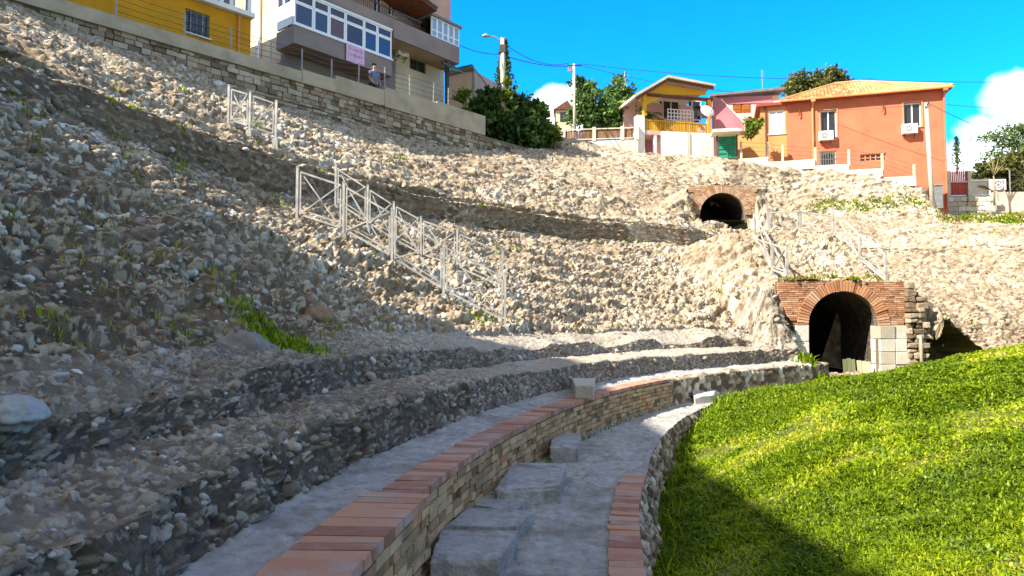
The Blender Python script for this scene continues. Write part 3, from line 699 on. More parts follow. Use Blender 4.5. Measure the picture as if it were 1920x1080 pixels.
M_loose = surf('loose_stone', [(0, .13, .095, .065), (.3, .24, .19, .14), (.6, .32, .275, .22), (.88, .38, .36, .34), (1, .60, .60, .60)], scale=12, vary=.3, bump=.5, bscale=40)
from mathutils.bvhtree import BVHTree
def bvh_of(objs):
    V, Fc, n = [], [], 0
    for o in objs:
        me = o.data; co = np.empty(len(me.vertices) * 3, np.float32); me.vertices.foreach_get('co', co)
        fc = np.empty(len(me.loops), np.int32); me.loops.foreach_get('vertex_index', fc)
        V.append(co.reshape(-1, 3)); Fc.append(fc.reshape(-1, 4) + n); n += len(me.vertices)
    return BVHTree.FromPolygons(np.concatenate(V).tolist(), np.concatenate(Fc).tolist())
TB = bvh_of([path, t1, t2, slope, bank_])
def ground_hit(px, py):
    d = ray(px, py); h = TB.ray_cast(Vector((0, 0, 0)), Vector(d), 90)
    return (np.array(h[0]), h[3]) if h[0] is not None else None
def drop(x, y, z=30):
    h = TB.ray_cast(Vector((x, y, z)), Vector((0, 0, -1)), 60)
    return float(h[0].z) if h[0] is not None else base_z(x, y)
def pick_slope(rg):
    return (lambda g: g if g and g[1] < 45 and g[0][2] > -1.0 else None)(ground_hit(rg.uniform(-80, 2000), rg.uniform(60, 1090)))
scatter_stones(1900, pick_slope, .018, .085, 3, 'rubble', 'loose stones strewn over the slope and seating tiers')
# ------------------------------------------------------------------ steel railings
M_steel = plain('galvanised_steel', (.44, .42, .385), .5, .2, .4, .45)
def railing(name, posts, label, cat='railing', h=1.08, w=.04, back=None, cross=True, k=1., group='steel railings on the slope', low=.12):
    """posts: list of base points; panels with X braces between them"""
    w *= k; root = empty(name, posts[0]); tag(root, label, cat, group); o = np.array(posts[0]); P = [np.array(p) - o for p in posts]
    for p in P:
        mb = MB(); mb.bar(p - [0, 0, .35], p + [0, 0, h], w, w); mb.box(p[0] - w * .6, p[0] + w * .6, p[1] - w * .6, p[1] + w * .6, p[2] + h + .001, p[2] + h + .018); mb.build('post', M_steel, root)
        mb = MB(); mb.box(p[0] - .075, p[0] + .075, p[1] - .075, p[1] + .075, p[2] - .3, p[2] + .02, .5, 0, .012); mb.build('footing', M_block, root)
    for a, b in zip(P[:-1], P[1:]):
        u = (b - a) / np.linalg.norm(b - a); a2, b2 = a + u * .07, b - u * .07
        T, B_ = np.array([0, 0, h - .08]), np.array([0, 0, low])
        mb = MB(); mb.bar(a2 + T, b2 + T, .028 * k); mb.build('top_rail', M_steel, root)
        mb = MB(); mb.bar(a2 + B_, b2 + B_, .03 * k); mb.bar(a2 + B_ + [0, 0, .1], b2 + B_ + [0, 0, .1], .02 * k); mb.build('bottom_rail', M_steel, root)
        [MB().bar(e + B_, e + T, .022 * k).build('panel_upright', M_steel, root) for e in (a2, b2)]
        if cross:
            off = np.array([0, .022, 0])
            mb = MB(); mb.bar(a2 + B_ - off, b2 + T - off, .02 * k); mb.bar(a2 + T + off, b2 + B_ + off, .02 * k); mb.build('cross_brace', M_steel, root)
    return root
def up(p): return p + np.array([0, 0, .22])
def rp(px, py, y):
    p = at_y(px, py, y); z = drop(p[0], p[1], p[2] + 1.5); p[2] = min(max(z + .03, p[2] - .45), p[2] + .25); return p
railing('stair_railing', [rp(557, 392, 14.), rp(644, 428, 14.), rp(735, 480, 14.), rp(832, 556, 14.), rp(947, 622, 14.)], 'near steel railing with cross-braced panels stepping down the left slope', k=1.25)
railing('stair_railing', [rp(629, 392, 16.3), rp(689, 416, 16.3), rp(738, 440, 16.3), rp(789, 470, 16.3), rp(857, 512, 16.3), rp(942, 566, 16.3)], 'farther steel railing just behind the nearer one on the left slope', h=1.0, k=1.2)
railing('stair_railing', [rp(428, 240, 16.8), up(rp(468, 258, 16.8)), up(rp(517, 264, 16.9))], 'short two-panel steel railing alone high on the left slope', h=.98, k=1.3)
railing('stair_railing', [rp(1476, 527, 21.2), rp(1448, 492, 23.), rp(1415, 445, 25.4)], 'steel railing climbing left of the steps above the big arch', h=1.05, k=2.0)
railing('stair_railing', [rp(1661, 512, 22.), rp(1612, 474, 24.), rp(1562, 438, 26.)], 'steel railing climbing right of the steps above the big arch', h=1.05, k=2.0)
railing('stair_railing', [rp(1562, 446, 26.4), rp(1500, 446, 26.6), rp(1440, 448, 26.8)], 'low railing crossing the landing between the two stair railings', h=.95, cross=False, k=1.8)
# ------------------------------------------------------------------ facade frames
class Frame:
    def __init__(s, p, d, z0):
        s.p = np.array([p[0], p[1]], float); s.d = np.array(d, float) / np.hypot(*d); s.n = np.array([-s.d[1], s.d[0]]); s.z0 = z0
        s.rz = math.atan2(s.d[1], s.d[0])
    def uz(s, px, py, v=0):
        r = ray(px, py); k = (s.p @ s.n + v) / (r[:2] @ s.n); q = r * k
        return (q[:2] - s.p) @ s.d, q[2] - s.z0
    def u(s, px, v=0, py=300): return s.uz(px, py, v)[0]
    def rect(s, x0, y0, x1, y1, v=0):
        """pixel rectangle (x0,y0 top left ; x1,y1 bottom right) -> u0,u1,z0,z1 on the plane v"""
        a, b = s.u(x0, v, (y0 + y1) / 2), s.u(x1, v, (y0 + y1) / 2); m = (x0 + x1) / 2
        return a, b, s.uz(m, y1, v)[1], s.uz(m, y0, v)[1]
    def world(s, u, v, z=0): q = s.p + s.d * u + s.n * v; return (q[0], q[1], s.z0 + z)
    def root(s, name, **kw): return empty(name, (s.p[0], s.p[1], s.z0), s.rz, **kw)
def wallgrid(mb, u0, u1, z0, z1, holes, v0, v1, tone=.5):
    us = sorted({u0, u1} | {max(u0, min(u1, h[i])) for h in holes for i in (0, 1)}); zs = sorted({z0, z1} | {max(z0, min(z1, h[i])) for h in holes for i in (2, 3)})
    for a, b in zip(us[:-1], us[1:]):
        run = None
        for c, d in zip(zs[:-1], zs[1:]):
            hole = any(h[0] - 1e-6 <= a and b <= h[1] + 1e-6 and h[2] - 1e-6 <= c and d <= h[3] + 1e-6 for h in holes)
            if not hole: run = (run[0], d) if run else (c, d)
            if (hole or d == zs[-1]) and run: mb.box(a, b, v0, v1, run[0], run[1], tone); run = None
def window(root, h, v, frame_m, pane_m, nv=2, nh=0, fw=.06, depth=.14, transom=None, sill=None, name='window', bars=None):
    u0, u1, z0, z1 = h; mb = MB()
    def fr(a, b, c, d, e=0): mb.box(a, b, v + depth - .03 - e, v + depth + .04, c, d, .5)
    fr(u0, u0 + fw, z0, z1); fr(u1 - fw, u1, z0, z1); fr(u0 + fw, u1 - fw, z0, z0 + fw); fr(u0 + fw, u1 - fw, z1 - fw, z1)
    for i in range(1, nv): c = u0 + (u1 - u0) * i / nv; fr(c - fw * .45, c + fw * .45, z0 + fw, z1 - fw, .004)
    for i in range(1, nh + 1): c = z0 + (z1 - z0) * i / (nh + 1); fr(u0 + fw, u1 - fw, c - fw * .4, c + fw * .4, -.004)
    if transom: c = z0 + (z1 - z0) * transom; fr(u0 + fw, u1 - fw, c - fw * .5, c + fw * .5, -.004)
    o = mb.build(name, frame_m, root)
    mb = MB(); mb.box(u0 + fw * .5, u1 - fw * .5, v + depth + .005, v + depth + .025, z0 + fw * .5, z1 - fw * .5, .5); mb.build('pane', pane_m, o)
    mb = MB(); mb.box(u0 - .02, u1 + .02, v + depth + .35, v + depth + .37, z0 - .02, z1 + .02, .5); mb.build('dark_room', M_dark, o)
    if sill: mb = MB(); mb.box(u0 - .06, u1 + .06, v - .06, v + depth - .04, z0 - .06, z0 - .002, .5); mb.build('sill', sill, o)
    if bars:
        mb = MB(); k = 7
        for i in range(k): c = u0 + (u1 - u0) * (i + .5) / k; mb.bar((c, v + .03, z0), (c, v + .03, z1), .018)
        for i in range(3): c = z0 + (z1 - z0) * (i + .5) / 3; mb.bar((u0, v + .045, c), (u1, v + .045, c), .018)
        mb.build('window_bars', bars, o)
    return o
def plaster(name, c, stain, amt=.35):
    c = np.array(c); return surf(name, [(0, *(c * .78)), (.5, *c), (1, *np.minimum(c * 1.15, .9))], scale=.9, tone=False, bump=.25, bscale=18, stain=stain, stain_scale=.7, stain_amt=amt, detail=9)
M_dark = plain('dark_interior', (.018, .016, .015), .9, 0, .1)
M_yellow = plaster('yellow_plaster', (.60, .27, .010), (.50, .21, .02), .5)
M_cream = plaster('cream_plaster', (.66, .51, .34), (.52, .38, .25))
M_taupe = plaster('taupe_plaster', (.27, .21, .19), (.20, .16, .145))
M_taupe2 = plaster('beige_plaster', (.40, .32, .25), (.30, .24, .20))
M_white = plaster('white_plaster', (.80, .78, .74), (.62, .58, .52), .3)
M_orange = plaster('orange_plaster', (.60, .170, .090), (.47, .15, .09), .5)
M_orange2 = plaster('pale_orange_plaster', (.68, .27, .10), (.60, .25, .12), .5)
M_pink = plaster('pink_plaster', (.74, .50, .47), (.62, .36, .33))
M_mauve = plaster('mauve_plaster', (.48, .22, .26), (.40, .18, .2))
M_conc = plaster('weathered_concrete', (.40, .335, .24), (.19, .16, .115), .75)
M_lconc = plaster('light_concrete', (.62, .57, .46), (.42, .38, .28), .4)
M_pvc = plain('white_frame', (.82, .82, .82), .35, 0, .5, .05)
M_iron = plain('dark_iron', (.09, .085, .08), .6, .3, .4)
M_rail = plain('grey_iron', (.36, .35, .33), .5, .4, .4)
M_blueglass = glass('blue_glass', (.012, .05, .11), .05)
M_dglass = glass('dark_glass', (.03, .028, .03), .08)
M_brglass = glass('brown_glass', (.11, .045, .018), .2)
M_curtain = surf('curtain', [(0, .45, .45, .5), (1, .75, .75, .78)], scale=6, tone=False, bump=.2, stretch=(5, 5, .3))
M_timber = surf('yellow_timber', [(0, .55, .28, .02), (.5, .70, .40, .04), (1, .78, .50, .08)], scale=3, tone=True, bump=.2)
M_shutter = surf('orange_shutter', [(0, .34, .11, .025), (1, .50, .20, .045)], scale=4, tone=True, bump=.2)
M_tile = surf('clay_roof_tile', [(0, .34, .13, .05), (.4, .50, .24, .09), (.8, .58, .33, .13), (1, .60, .45, .26)], scale=5, vary=.5, bump=.4, bscale=20, stain=(.46, .38, .22), stain_scale=1.2, stain_amt=.5)
M_redroof = plain('dark_red_trim', (.30, .05, .035), .6)
M_eave = surf('roof_underside', [(0, .10, .04, .028), (1, .2, .08, .05)], scale=5, tone=False, bump=.2)
M_slate = plain('slate_sheet', (.20, .17, .17), .6)
M_greenm = plain('green_sheet_metal', (.02, .25, .15), .5, 0, .4, .35)
M_redm = plain('red_sheet_metal', (.45, .06, .035), .5, 0, .4, .3)
M_pole = surf('pole_concrete', [(0, .48, .42, .33), (1, .66, .60, .50)], scale=3, tone=False, bump=.4, bscale=25)
M_cable = plain('black_cable', (.02, .02, .022), .6)
M_ac = plain('ac_white', (.82, .82, .80), .4, 0, .4, .05)
M_pinkcloth = surf('pink_banner', [(0, .62, .36, .52), (1, .78, .52, .68)], scale=3, tone=False, bump=.1)

# ------------------------------------------------------------------ street wall above the slope
W0 = Frame(WP, WD, 0)
rwall = W0.root('retaining_wall', label='long coursed stone retaining wall with a stained concrete parapet along the street above the slope', cat='retaining wall')
M_wstone = surf('wall_stone', [(0, .15, .11, .07), (.35, .30, .225, .15), (.7, .40, .32, .22), (1, .50, .43, .33)], scale=6, vary=.45, bump=.9, bscale=20, stain=(.16, .15, .12), stain_scale=.9, stain_amt=.6)
mb = MB(); core_ = MB(); rn = random.Random(4); core_.box(-9, 24.2, .06, .45, 6.2, 8.6, .3)
core_.build('wall_core', M_mortar, rwall)
z = 6.3; u_end = 18.0
while z < 8.62:
    h = min(rn.uniform(.12, .20), 8.64 - z)
    if h < .05: break
    u = -9 - rn.random() * .4
    while u < (u_end + rn.uniform(-.3, .3) if z > 7.9 else 18.3):
        L = rn.uniform(.16, .44); o = rn.uniform(-.03, .04) - (.05 if rn.random() < .05 else 0)
        if rn.random() > .03: mb.box(u + .008, u + L - .008, -o, .2, z + .008, z + h - .008, rn.random() ** 1.1, 0, .014)
        u += L
    z += h
mb.build('stone_face', M_wstone, rwall, bevel=.012)
mb = MB()
for a, b, zt, po in ((-9, 8.7, 9.03, .05), (8.7, 10.1, 9.1, .07), (10.1, 12.4, 9.26, .06), (12.4, 15.2, 9.40, .075), (15.2, 18.2, 9.5, .06)):
    mb.box(a + .004, b - .004, -po, .2, 8.64 if a < 12 else 8.6, zt, rn.random())
mb.box(-9, 12.2, -.10, .1, 8.60, 8.64, .2)
mb.build('parapet', M_conc, rwall)
# lower rubble wall going on to the bushes
rw2 = W0.root('rubble_wall', label='low shaded rubble wall running on beyond the concrete parapet under the bushes', cat='stone wall')
mb = MB(); rn = random.Random(9); z = 6.6
while z < 8.45:
    h = rn.uniform(.12, .2); u = 18.25
    while u < 24.0:
        L = rn.uniform(.15, .4); top = 8.75 - (u - 18.2) * .06
        if z + h < top: mb.box(u, u + L - .015, -rn.uniform(-.05, .06), .3, z, z + h - .012, rn.random() * .8, 0, .02)
        u += L
    z += h
mb.build('rubble_face', M_wstone, rw2, bevel=.02)
# wire fence on the parapet
def fence_line(name, pts, label, h, wires, group=None, pm=None, w=.05, lean=0):
    root = empty(name, pts[0]); tag(root, label, 'fence', group); o = np.array(pts[0]); tops = []
    for p in pts:
        a = np.array(p) - o; b = a + np.array([random.uniform(-lean, lean), random.uniform(-lean, lean), h * random.uniform(.92, 1.05)])
        mb = MB(); mb.bar(a - [0, 0, .12], b, w, w); mb.build('post', pm or M_rail, root); tops.append((a, b))
    for k in range(wires):
        t = (k + 1) / wires * .95; mb = MB()
        for (a, b), (c, d) in zip(tops[:-1], tops[1:]):
            p, q = a + (b - a) * t, c + (d - c) * t; m = (p + q) / 2 - [0, 0, .02]; mb.tube([p, m, q], .009, 5)
        mb.build('wire', M_iron, root)
    return root
def ztop_par(u): return 9.03 if u < 8.7 else 9.1 if u < 10.1 else 9.26 if u < 12.4 else 9.4 if u < 15.2 else 9.5
us = [W0.u(px, .1, 100) for px in (215, 345, 432, 508, 566, 622, 672, 722, 768, 812, 840)]
fence_line('wire_fence', [W0.world(u, .08, ztop_par(u)) for u in us], 'rusty wire fence on thin posts along the concrete parapet of the street wall', .85, 4, w=.045, lean=.03)

# ------------------------------------------------------------------ yellow house (left)
fy = Frame(WP + WN * 1.7, WD, 8.42)
yh = fy.root('yellow_house', label='yellow plastered house with a dark upper loggia at the top left', cat='house')
uR = fy.u(470, 0, 70); zs = fy.uz(470, 36)[1]; uL = -9.
hw = fy.rect(347, 22, 393, 66); hb = (fy.u(427, 0, 10), fy.u(466, 0, 25), zs + .2, zs + 2.2)
mb = MB(); wallgrid(mb, uL, uR, -.5, zs - .02, [hw], 0, .25); mb.box(uL, uR, .25, 7, -.5, zs - .02, .5); mb.build('wall', M_yellow, yh)
mb = MB(); mb.box(uL, uR + .05, -.22, 7, zs, zs + .17, .5); mb.build('floor_slab', M_white, yh)
mb = MB(); wallgrid(mb, uL, uR - .05, zs + .171, zs + 3.2, [], 1.5, 1.7); mb.build('loggia_wall', M_taupe, yh)
mb = MB(); mb.box(uL, uR + .15, -.3, 7.2, zs + 3.2, zs + 3.5, .5); mb.build('roof', M_tile, yh)
for px in (388, 413, 432, 466):
    u = fy.u(px, 0, 15); mb = MB(); mb.box(u - .07, u + .07, -.1, .06, zs + .171, zs + 3.19, .5); mb.build('loggia_post', M_white, yh)
mb = MB(); u0 = fy.u(380, 0, 10); k = int((uR - u0) / .11)
for i in range(k): mb.bar((u0 + i * .11, -.05, zs + .17), (u0 + i * .11, -.05, zs + 1.0), .02)
mb.bar((u0, -.05, zs + 1.02), (uR, -.05, zs + 1.02), .05); mb.build('balcony_railing', M_iron, yh)
window(yh, hw, 0, M_rail, M_blueglass, nv=4, nh=0, fw=.05, depth=.1, sill=M_white, bars=M_iron)
mb = MB(); u = fy.u(447, 0, 60); mb.bar((u, -.03, 0), (u, -.03, zs), .08); mb.build('drainpipe', M_orange2, yh)

# ------------------------------------------------------------------ grey apartment building
fg = Frame(WP + WN * 2.5, (.645, .764), 8.42)
gb = fg.root('apartment_building', label='taupe apartment building with a long white-framed glazed bay and a corner balcony', cat='apartment block')
uB0, uB1 = fg.u(551, 0, 60), fg.u(735, 0, 120); VB = 1.3
zb = fg.uz(552, 80)[1]; zsl = fg.uz(552, 44)[1]; zwt = fg.uz(733, 57)[1]; uE = fg.u(860, 0, 100)
zpt = fg.uz(806, 66)[1]; zpb = fg.uz(856, 118)[1]; zdeck = zpb
TOP = zwt + 6.2
# body behind the bay
mb = MB(); uBody = uB0 + .35; uW = fg.u(832, VB, 150)
hc = fg.rect(768, 112, 798, 134, VB)
wallgrid(mb, uBody, fg.u(741, VB, 120), -.5, zdeck - .01, [], VB, VB + .25); mb.build('ground_wall', M_taupe, gb)
mb = MB(); wallgrid(mb, fg.u(741, VB, 120) + .005, uW, -.5, zdeck - .01, [hc], VB - .02, VB + .25); mb.box(uW - .25, uW - .02, VB + .25, 8, -.5, zdeck - .01, .5); mb.build('cream_wall', M_cream, gb)
mb = MB(); zc = fg.uz(520, 40, 1.5)[1]
mb.box(uBody, uBody + .25, VB + .25, 9, -.5, 2.55, .5); mb.build('side_base', M_taupe, gb)
mb = MB(); mb.box(uBody, uBody + .25, VB + .25, 9, 2.56, TOP, .5); mb.build('side_wall', M_cream, gb)
for v in (3.2, 5.6):
    mb = MB(); mb.bar((uBody - .06, v, 0), (uBody - .06, v, TOP - .1), .10); mb.build('drainpipe', M_pvc, gb)
# bay: floor, band, windows
mb = MB(); mb.box(uB0, uB1, 0, VB + .02, zb, zsl - .05, .5); mb.build('bay_band', M_taupe, gb)
mb = MB(); mb.box(uB0 - .03, uB1 + .03, -.05, .05, zsl - .05, zsl + .03, .5); mb.box(uB0 - .02, uB1 + .02, -.02, VB - .01, zwt - .002, zwt + .10, .5); mb.build('bay_sill', M_pvc, gb)
edges = [551, 588, 617, 648, 683, 708, 735]; mats = [M_blueglass, M_blueglass, M_brglass, M_dglass, M_blueglass, M_blueglass]
ue = [fg.u(p, 0, 90) for p in edges]; ztr = zwt - .42
for a, b, m in zip(ue[:-1], ue[1:], mats):
    window(gb, (a + .006, b - .006, zsl + .031, ztr - .003), -.0, M_pvc, m, nv=1, fw=.075, depth=.05, name='bay_window')
    window(gb, (a + .006, b - .006, ztr + .003, zwt - .004), -.0, M_pvc, M_dglass, nv=1, fw=.06, depth=.05, name='bay_transom')
for k in range(2):
    mb = MB(); v0 = .12 + k * .58
    mb.box(uB0 - .012, uB0 + .08, v0, v0 + .14, zsl + .031, zwt - .003, .5); mb.box(uB0 - .012, uB0 + .08, v0 + .14, v0 + .56, zsl + .031, zsl + 1.0, .5); mb.build('side_frame', M_pvc, gb)
    mb = MB(); mb.box(uB0 + .02, uB0 + .05, v0 + .15, v0 + .55, zsl + 1.0, zwt - .01, .5); mb.build('side_pane', M_dglass, gb)
# interior back of the bay so glass has depth
mb = MB(); mb.box(uB0 + .4, uB1 - .1, VB - .2, VB - .01, zsl, zwt, .5); mb.build('inner_wall', M_eave, gb)
# second floor balcony: deck and parapet run past the bay to the corner
mb = MB(); mb.box(uB0, uB1 + .05, .01, VB - .02, zwt + .101, zwt + .25, .5); mb.box(uB1 + .06, uE, .002, VB + 4, zpb, zpb + .16, .5); mb.build('balcony_deck', M_taupe2, gb)
mb = MB()
mb.box(uB0, uE, -.06, .06, max(zwt + .101, zpb), zpt, .5) if zpb >= zwt else (mb.box(uB0, uB1 + .058, -.06, .06, zwt + .11, zpt, .5), mb.box(uB1 + .06, uE, -.06, .06, zpb - .03, zpt, .5))
mb.box(uE - .12, uE + .02, .062, VB + 4, zpb - .03, zpt, .5); mb.build('parapet', M_taupe, gb)
# upper wall, windows, roof
hu = [fg.rect(700, 8, 716, 24, VB), fg.rect(728, 10, 742, 30, VB)]
zU0 = zwt + .26
hu = [(a, b, max(c, zU0 + .25), max(c, zU0 + .25) + 1.2) for a, b, c, d in hu]
mb = MB(); wallgrid(mb, uBody, uW + .5, zdeck + .17, TOP, hu, VB, VB + .25); mb.box(uW + .25, uW + .5, VB + .25, 8, zdeck + .17, TOP, .5); mb.build('upper_wall', plaster('salmon_plaster', (.55, .32, .24), (.42, .24, .18)), gb)
for h in hu: window(gb, h, VB, M_pvc, M_dglass, nv=2, fw=.07, depth=.08, sill=M_pvc)
mb = MB(); k = int((fg.u(790, 0, 40) - uB0) / .12)
for i in range(k): mb.bar((uB0 + .1 + i * .12, 0, zpt), (uB0 + .1 + i * .12, 0, zpt + .42), .02)
mb.bar((uB0, 0, zpt + .44), (fg.u(790, 0, 40), 0, zpt + .44), .05); mb.build('balcony_railing', M_iron, gb)
zr = fg.uz(800, 22)[1]
mb = MB(); mb.prism([(uB0 - .3, zr + 1.55), (fg.u(806, 0, 30), zr - .05), (fg.u(806, 0, 30), zr + .1), (uB0 - .3, zr + 1.75)], 'y', -.5, 7, .5); mb.build('roof', M_eave, gb)
mb = MB(); mb.prism([(uB0 - .32, zr + 1.751), (fg.u(807, 0, 30), zr + .101), (fg.u(807, 0, 30), zr + .18), (uB0 - .32, zr + 1.86)], 'y', -.58, 7.1, .5); mb.build('roof_tiles', M_slate, gb)
# glazed corner
g0, g1 = fg.u(808, 0, 60), uE; zg = fg.uz(860, 54)[1]
for i in range(5):
    a, b = g0 + (g1 - g0) * i / 5, g0 + (g1 - g0) * (i + 1) / 5
    window(gb, (a + .004, b - .004, zpt + .004, zg), -.05, M_pvc, glass('pale_glass', (.25, .36, .46), .1) if i == 0 else MATS['pale_glass'], nv=1, fw=.055, depth=.05, transom=.34, name='balcony_window')
mb = MB(); mb.box(g0 - .1, g1 + .12, -.15, VB + 2, zg + .003, zg + .12, .5); mb.build('balcony_roof', M_slate, gb)
mb = MB(); mb.box(g1 - .08, g1 - .02, .05, VB + 2, zpt + .004, zg, .5); mb.build('balcony_side_glass', MATS['pale_glass'], gb)
window(gb, hc, VB - .02, M_iron, M_dglass, nv=2, fw=.06, depth=.1)
for v in (0.15, 2.4):
    mb = MB(); u = fg.u(842, 0, 150); mb.bar((u, v, -.3), (u, v, zpb - .04), .16); mb.build('column', M_iron, gb)
mb = MB(); mb.bar((fg.u(832, 0, 140), .1, zpb - .25), (fg.u(856, 0, 140), .1, zpb - .25), .12); mb.build('beam', M_iron, gb)
mb = MB(); a_, b_, c_, d_ = fg.rect(832, 127, 853, 137, .3); mb.prism([(0.3, d_), (-.5, d_ - .35), (-.5, d_ - .38), (.3, d_ - .04)], 'x', a_, b_, .5); mb.build('awning', M_greenm, gb)
# banner hung under the bay window
bn = fg.rect(650, 86, 684, 110, -.1); bu0, bu1 = bn[0], bn[1]; bz1 = zsl - .03; bz0 = bz1 - .78
b_root = fg.root('banner', label='pink banner with faint unreadable dark script hung below the bay window', cat='banner'); mb = MB()
gx = np.linspace(bu0, bu1, 9)
for a, b in zip(gx[:-1], gx[1:]): mb.hexa([(a, -.075 - .02 * math.sin(a * 9), bz0), (b, -.075 - .02 * math.sin(b * 9), bz0), (b, -.06, bz0), (a, -.06, bz0), (a, -.075, bz1), (b, -.075, bz1), (b, -.065, bz1), (a, -.065, bz1)], .5)
mb.build('cloth', M_pinkcloth, b_root)
mb = MB(); rn = random.Random(3)
for row, (n_, h_) in enumerate(((5, .16), (7, .10))):
    zz = bz1 - .26 - row * .24
    for i in range(n_):
        x = bu0 + .12 + (bu1 - bu0 - .24) * (i + .2) / n_; w_ = (bu1 - bu0 - .3) / n_ * .55
        p = [(x + rn.random() * w_, -.107, zz + rn.random() * h_) for _ in range(4)]
        for q1, q2 in zip(p[:-1], p[1:]): mb.bar(q1, q2, .02, .006)
mb.build('lettering', plain('banner_ink', (.20, .08, .16), .7), b_root)

# ------------------------------------------------------------------ air conditioners
def aircon(fr, px, py, wpx, v, label, group='air conditioners'):
    u, z = fr.uz(px, py, v - .3); w = fr.u(px + wpx / 2, v - .3, py) - fr.u(px - wpx / 2, v - .3, py); h = w * .70
    root = empty('air_conditioner', fr.world(u, v, z), fr.rz); tag(root, label, 'air conditioner', group)
    mb = MB(); mb.box(-w / 2, w / 2, -.36, -.06, -h / 2, h / 2, .5); mb.build('casing', M_ac, root, bevel=.015)
    mb = MB(); n = 20; r = h * .36; cx = -w * .1
    mb.prism([(cx + r * math.cos(2 * math.pi * i / n), r * math.sin(2 * math.pi * i / n)) for i in range(n)], 'y', -.366, -.35, .5); mb.build('fan_opening', M_iron, root)
    mb = MB()
    for rr in (.35, .65, .95):
        P = [(cx + r * rr * math.cos(2 * math.pi * i / 16), -.372, r * rr * math.sin(2 * math.pi * i / 16)) for i in range(17)]
        mb.tube(P, .008, 4)
    for i in range(4): a = math.pi * i / 4; mb.bar((cx - r * math.cos(a), -.372, -r * math.sin(a)), (cx + r * math.cos(a), -.372, r * math.sin(a)), .012)
    mb.build('fan_grille', M_ac, root)
    for s in (-1, 1):
        mb = MB(); mb.bar((s * w * .33, 0, -h / 2 - .02), (s * w * .33, -.36, -h / 2 - .02), .035); mb.bar((s * w * .33, 0, -h / 2 - .25), (s * w * .33, -.3, -h / 2 - .03), .025); mb.build('bracket', M_iron, root)
    return root
aircon(fg, 756, 96, 20, VB, 'air conditioner under the balcony of the taupe apartment building')

# ------------------------------------------------------------------ small cream house behind the bushes
fs = Frame(at_y(884, 180, 37.5)[:2], (.86, -.5), 8.6)
sh = fs.root('small_house', label='small cream house with a dark sloping roof half hidden by the dark bushes', cat='house')
uA = fs.u(842, 0, 160); zt_ = fs.uz(884, 132)[1]
mb = MB(); mb.box(uA, 0, 0, 5, -1.5, zt_, .5); mb.build('wall', M_cream, sh)
dv = fs.uz(990, 196)[1]
mb = MB(); mb.prism([(-.15, zt_ + .02), (5.5, zt_ - 2.4), (5.5, zt_ - 2.25), (-.15, zt_ + .2)], 'x', uA - .2, .2, .5); mb.build('roof', M_slate, sh)
mb = MB(); mb.box(uA - .15, .12, -.15, .05, zt_ + .21, zt_ + .29, .5); mb.build('roof_edge', M_greenm, sh)
side = Frame(fs.p, (.5, .86), 8.6)
mb = MB(); mb.box(-.003, .2, 0.01, 5, -1.5, zt_ - .05, .5); sw = mb.build('side_wall', M_taupe2, sh)
f3 = Frame(at_y(1060, 230, 55)[:2], (1, -.1), 9)
h3 = f3.root('far_house', label='tiny cream house far behind the garden fence left of the leafy tree', cat='house')
a, b, c, d = f3.rect(1042, 206, 1072, 245)
mb = MB(); mb.box(a, b, 0, 4, -1, d, .5); mb.build('wall', M_cream, h3)
mb = MB(); mb.prism([(a - .2, d + .003), (b + .2, d + .003), ((a + b) / 2 + .3, d + .75)], 'y', -.2, 4.2, .5); mb.build('roof', M_eave, h3)
mb = MB(); mb.box(a + .35, a + .9, -.02, .0, d - 1.0, d - .2, .5); mb.build('window', M_dglass, h3)

# ------------------------------------------------------------------ orange house
fo = Frame(at_y(1776, 350, 38.0)[:2], (.957, -.289), 6.4)
oh = fo.root('orange_house', label='orange plastered house with a clay tile hip roof and white air conditioners', cat='house')
uO = fo.u(1476, 0, 240); ze = fo.uz(1772, 168)[1] ; zel = fo.uz(1480, 192)[1]; ze = (ze + zel) / 2
H1, H2 = fo.rect(1538, 206, 1569, 262), fo.rect(1694, 192, 1728, 238)
H3, H4 = fo.rect(1537, 283, 1569, 314), fo.rect(1613, 288, 1662, 302)
mb = MB(); wallgrid(mb, uO, 0, -.6, ze - .003, [H1, H2, H3, H4], 0, .3); mb.box(uO, uO + .3, .3, 8, -.6, ze - .003, .5); mb.box(-.3, -.002, .3, 8, -.6, ze - .003, .5); mb.build('wall', M_orange, oh)
window(oh, H1, 0, M_pvc, M_dglass, nv=2, fw=.07, depth=.16, sill=M_orange2); window(oh, H2, 0, M_pvc, M_dglass, nv=2, fw=.07, depth=.16, sill=M_orange2)
window(oh, H3, 0, M_lconc, M_dglass, nv=1, fw=.09, depth=.1, bars=M_rail, name='cellar_window'); window(oh, H4, 0, M_orange2, M_dglass, nv=5, nh=1, fw=.05, depth=.1, name='vent_opening')
for H in (H1, H2):
    mb = MB(); mb.box(H[0] + .45 * (H[1] - H[0]), H[1] - .08, .19, .20, H[2] + .07, H[3] - .07, .5); mb.build('curtain', M_curtain, oh)
    mb = MB()
    for s in (0, 1):
        x = H[0] - .07 if s == 0 else H[1]; mb.box(x, x + .07, -.03, .05, H[2] - .05, H[3] + .07, .5)
    mb.box(H[0], H[1], -.03, .05, H[3], H[3] + .07, .5); mb.build('window_surround', M_orange2, oh)
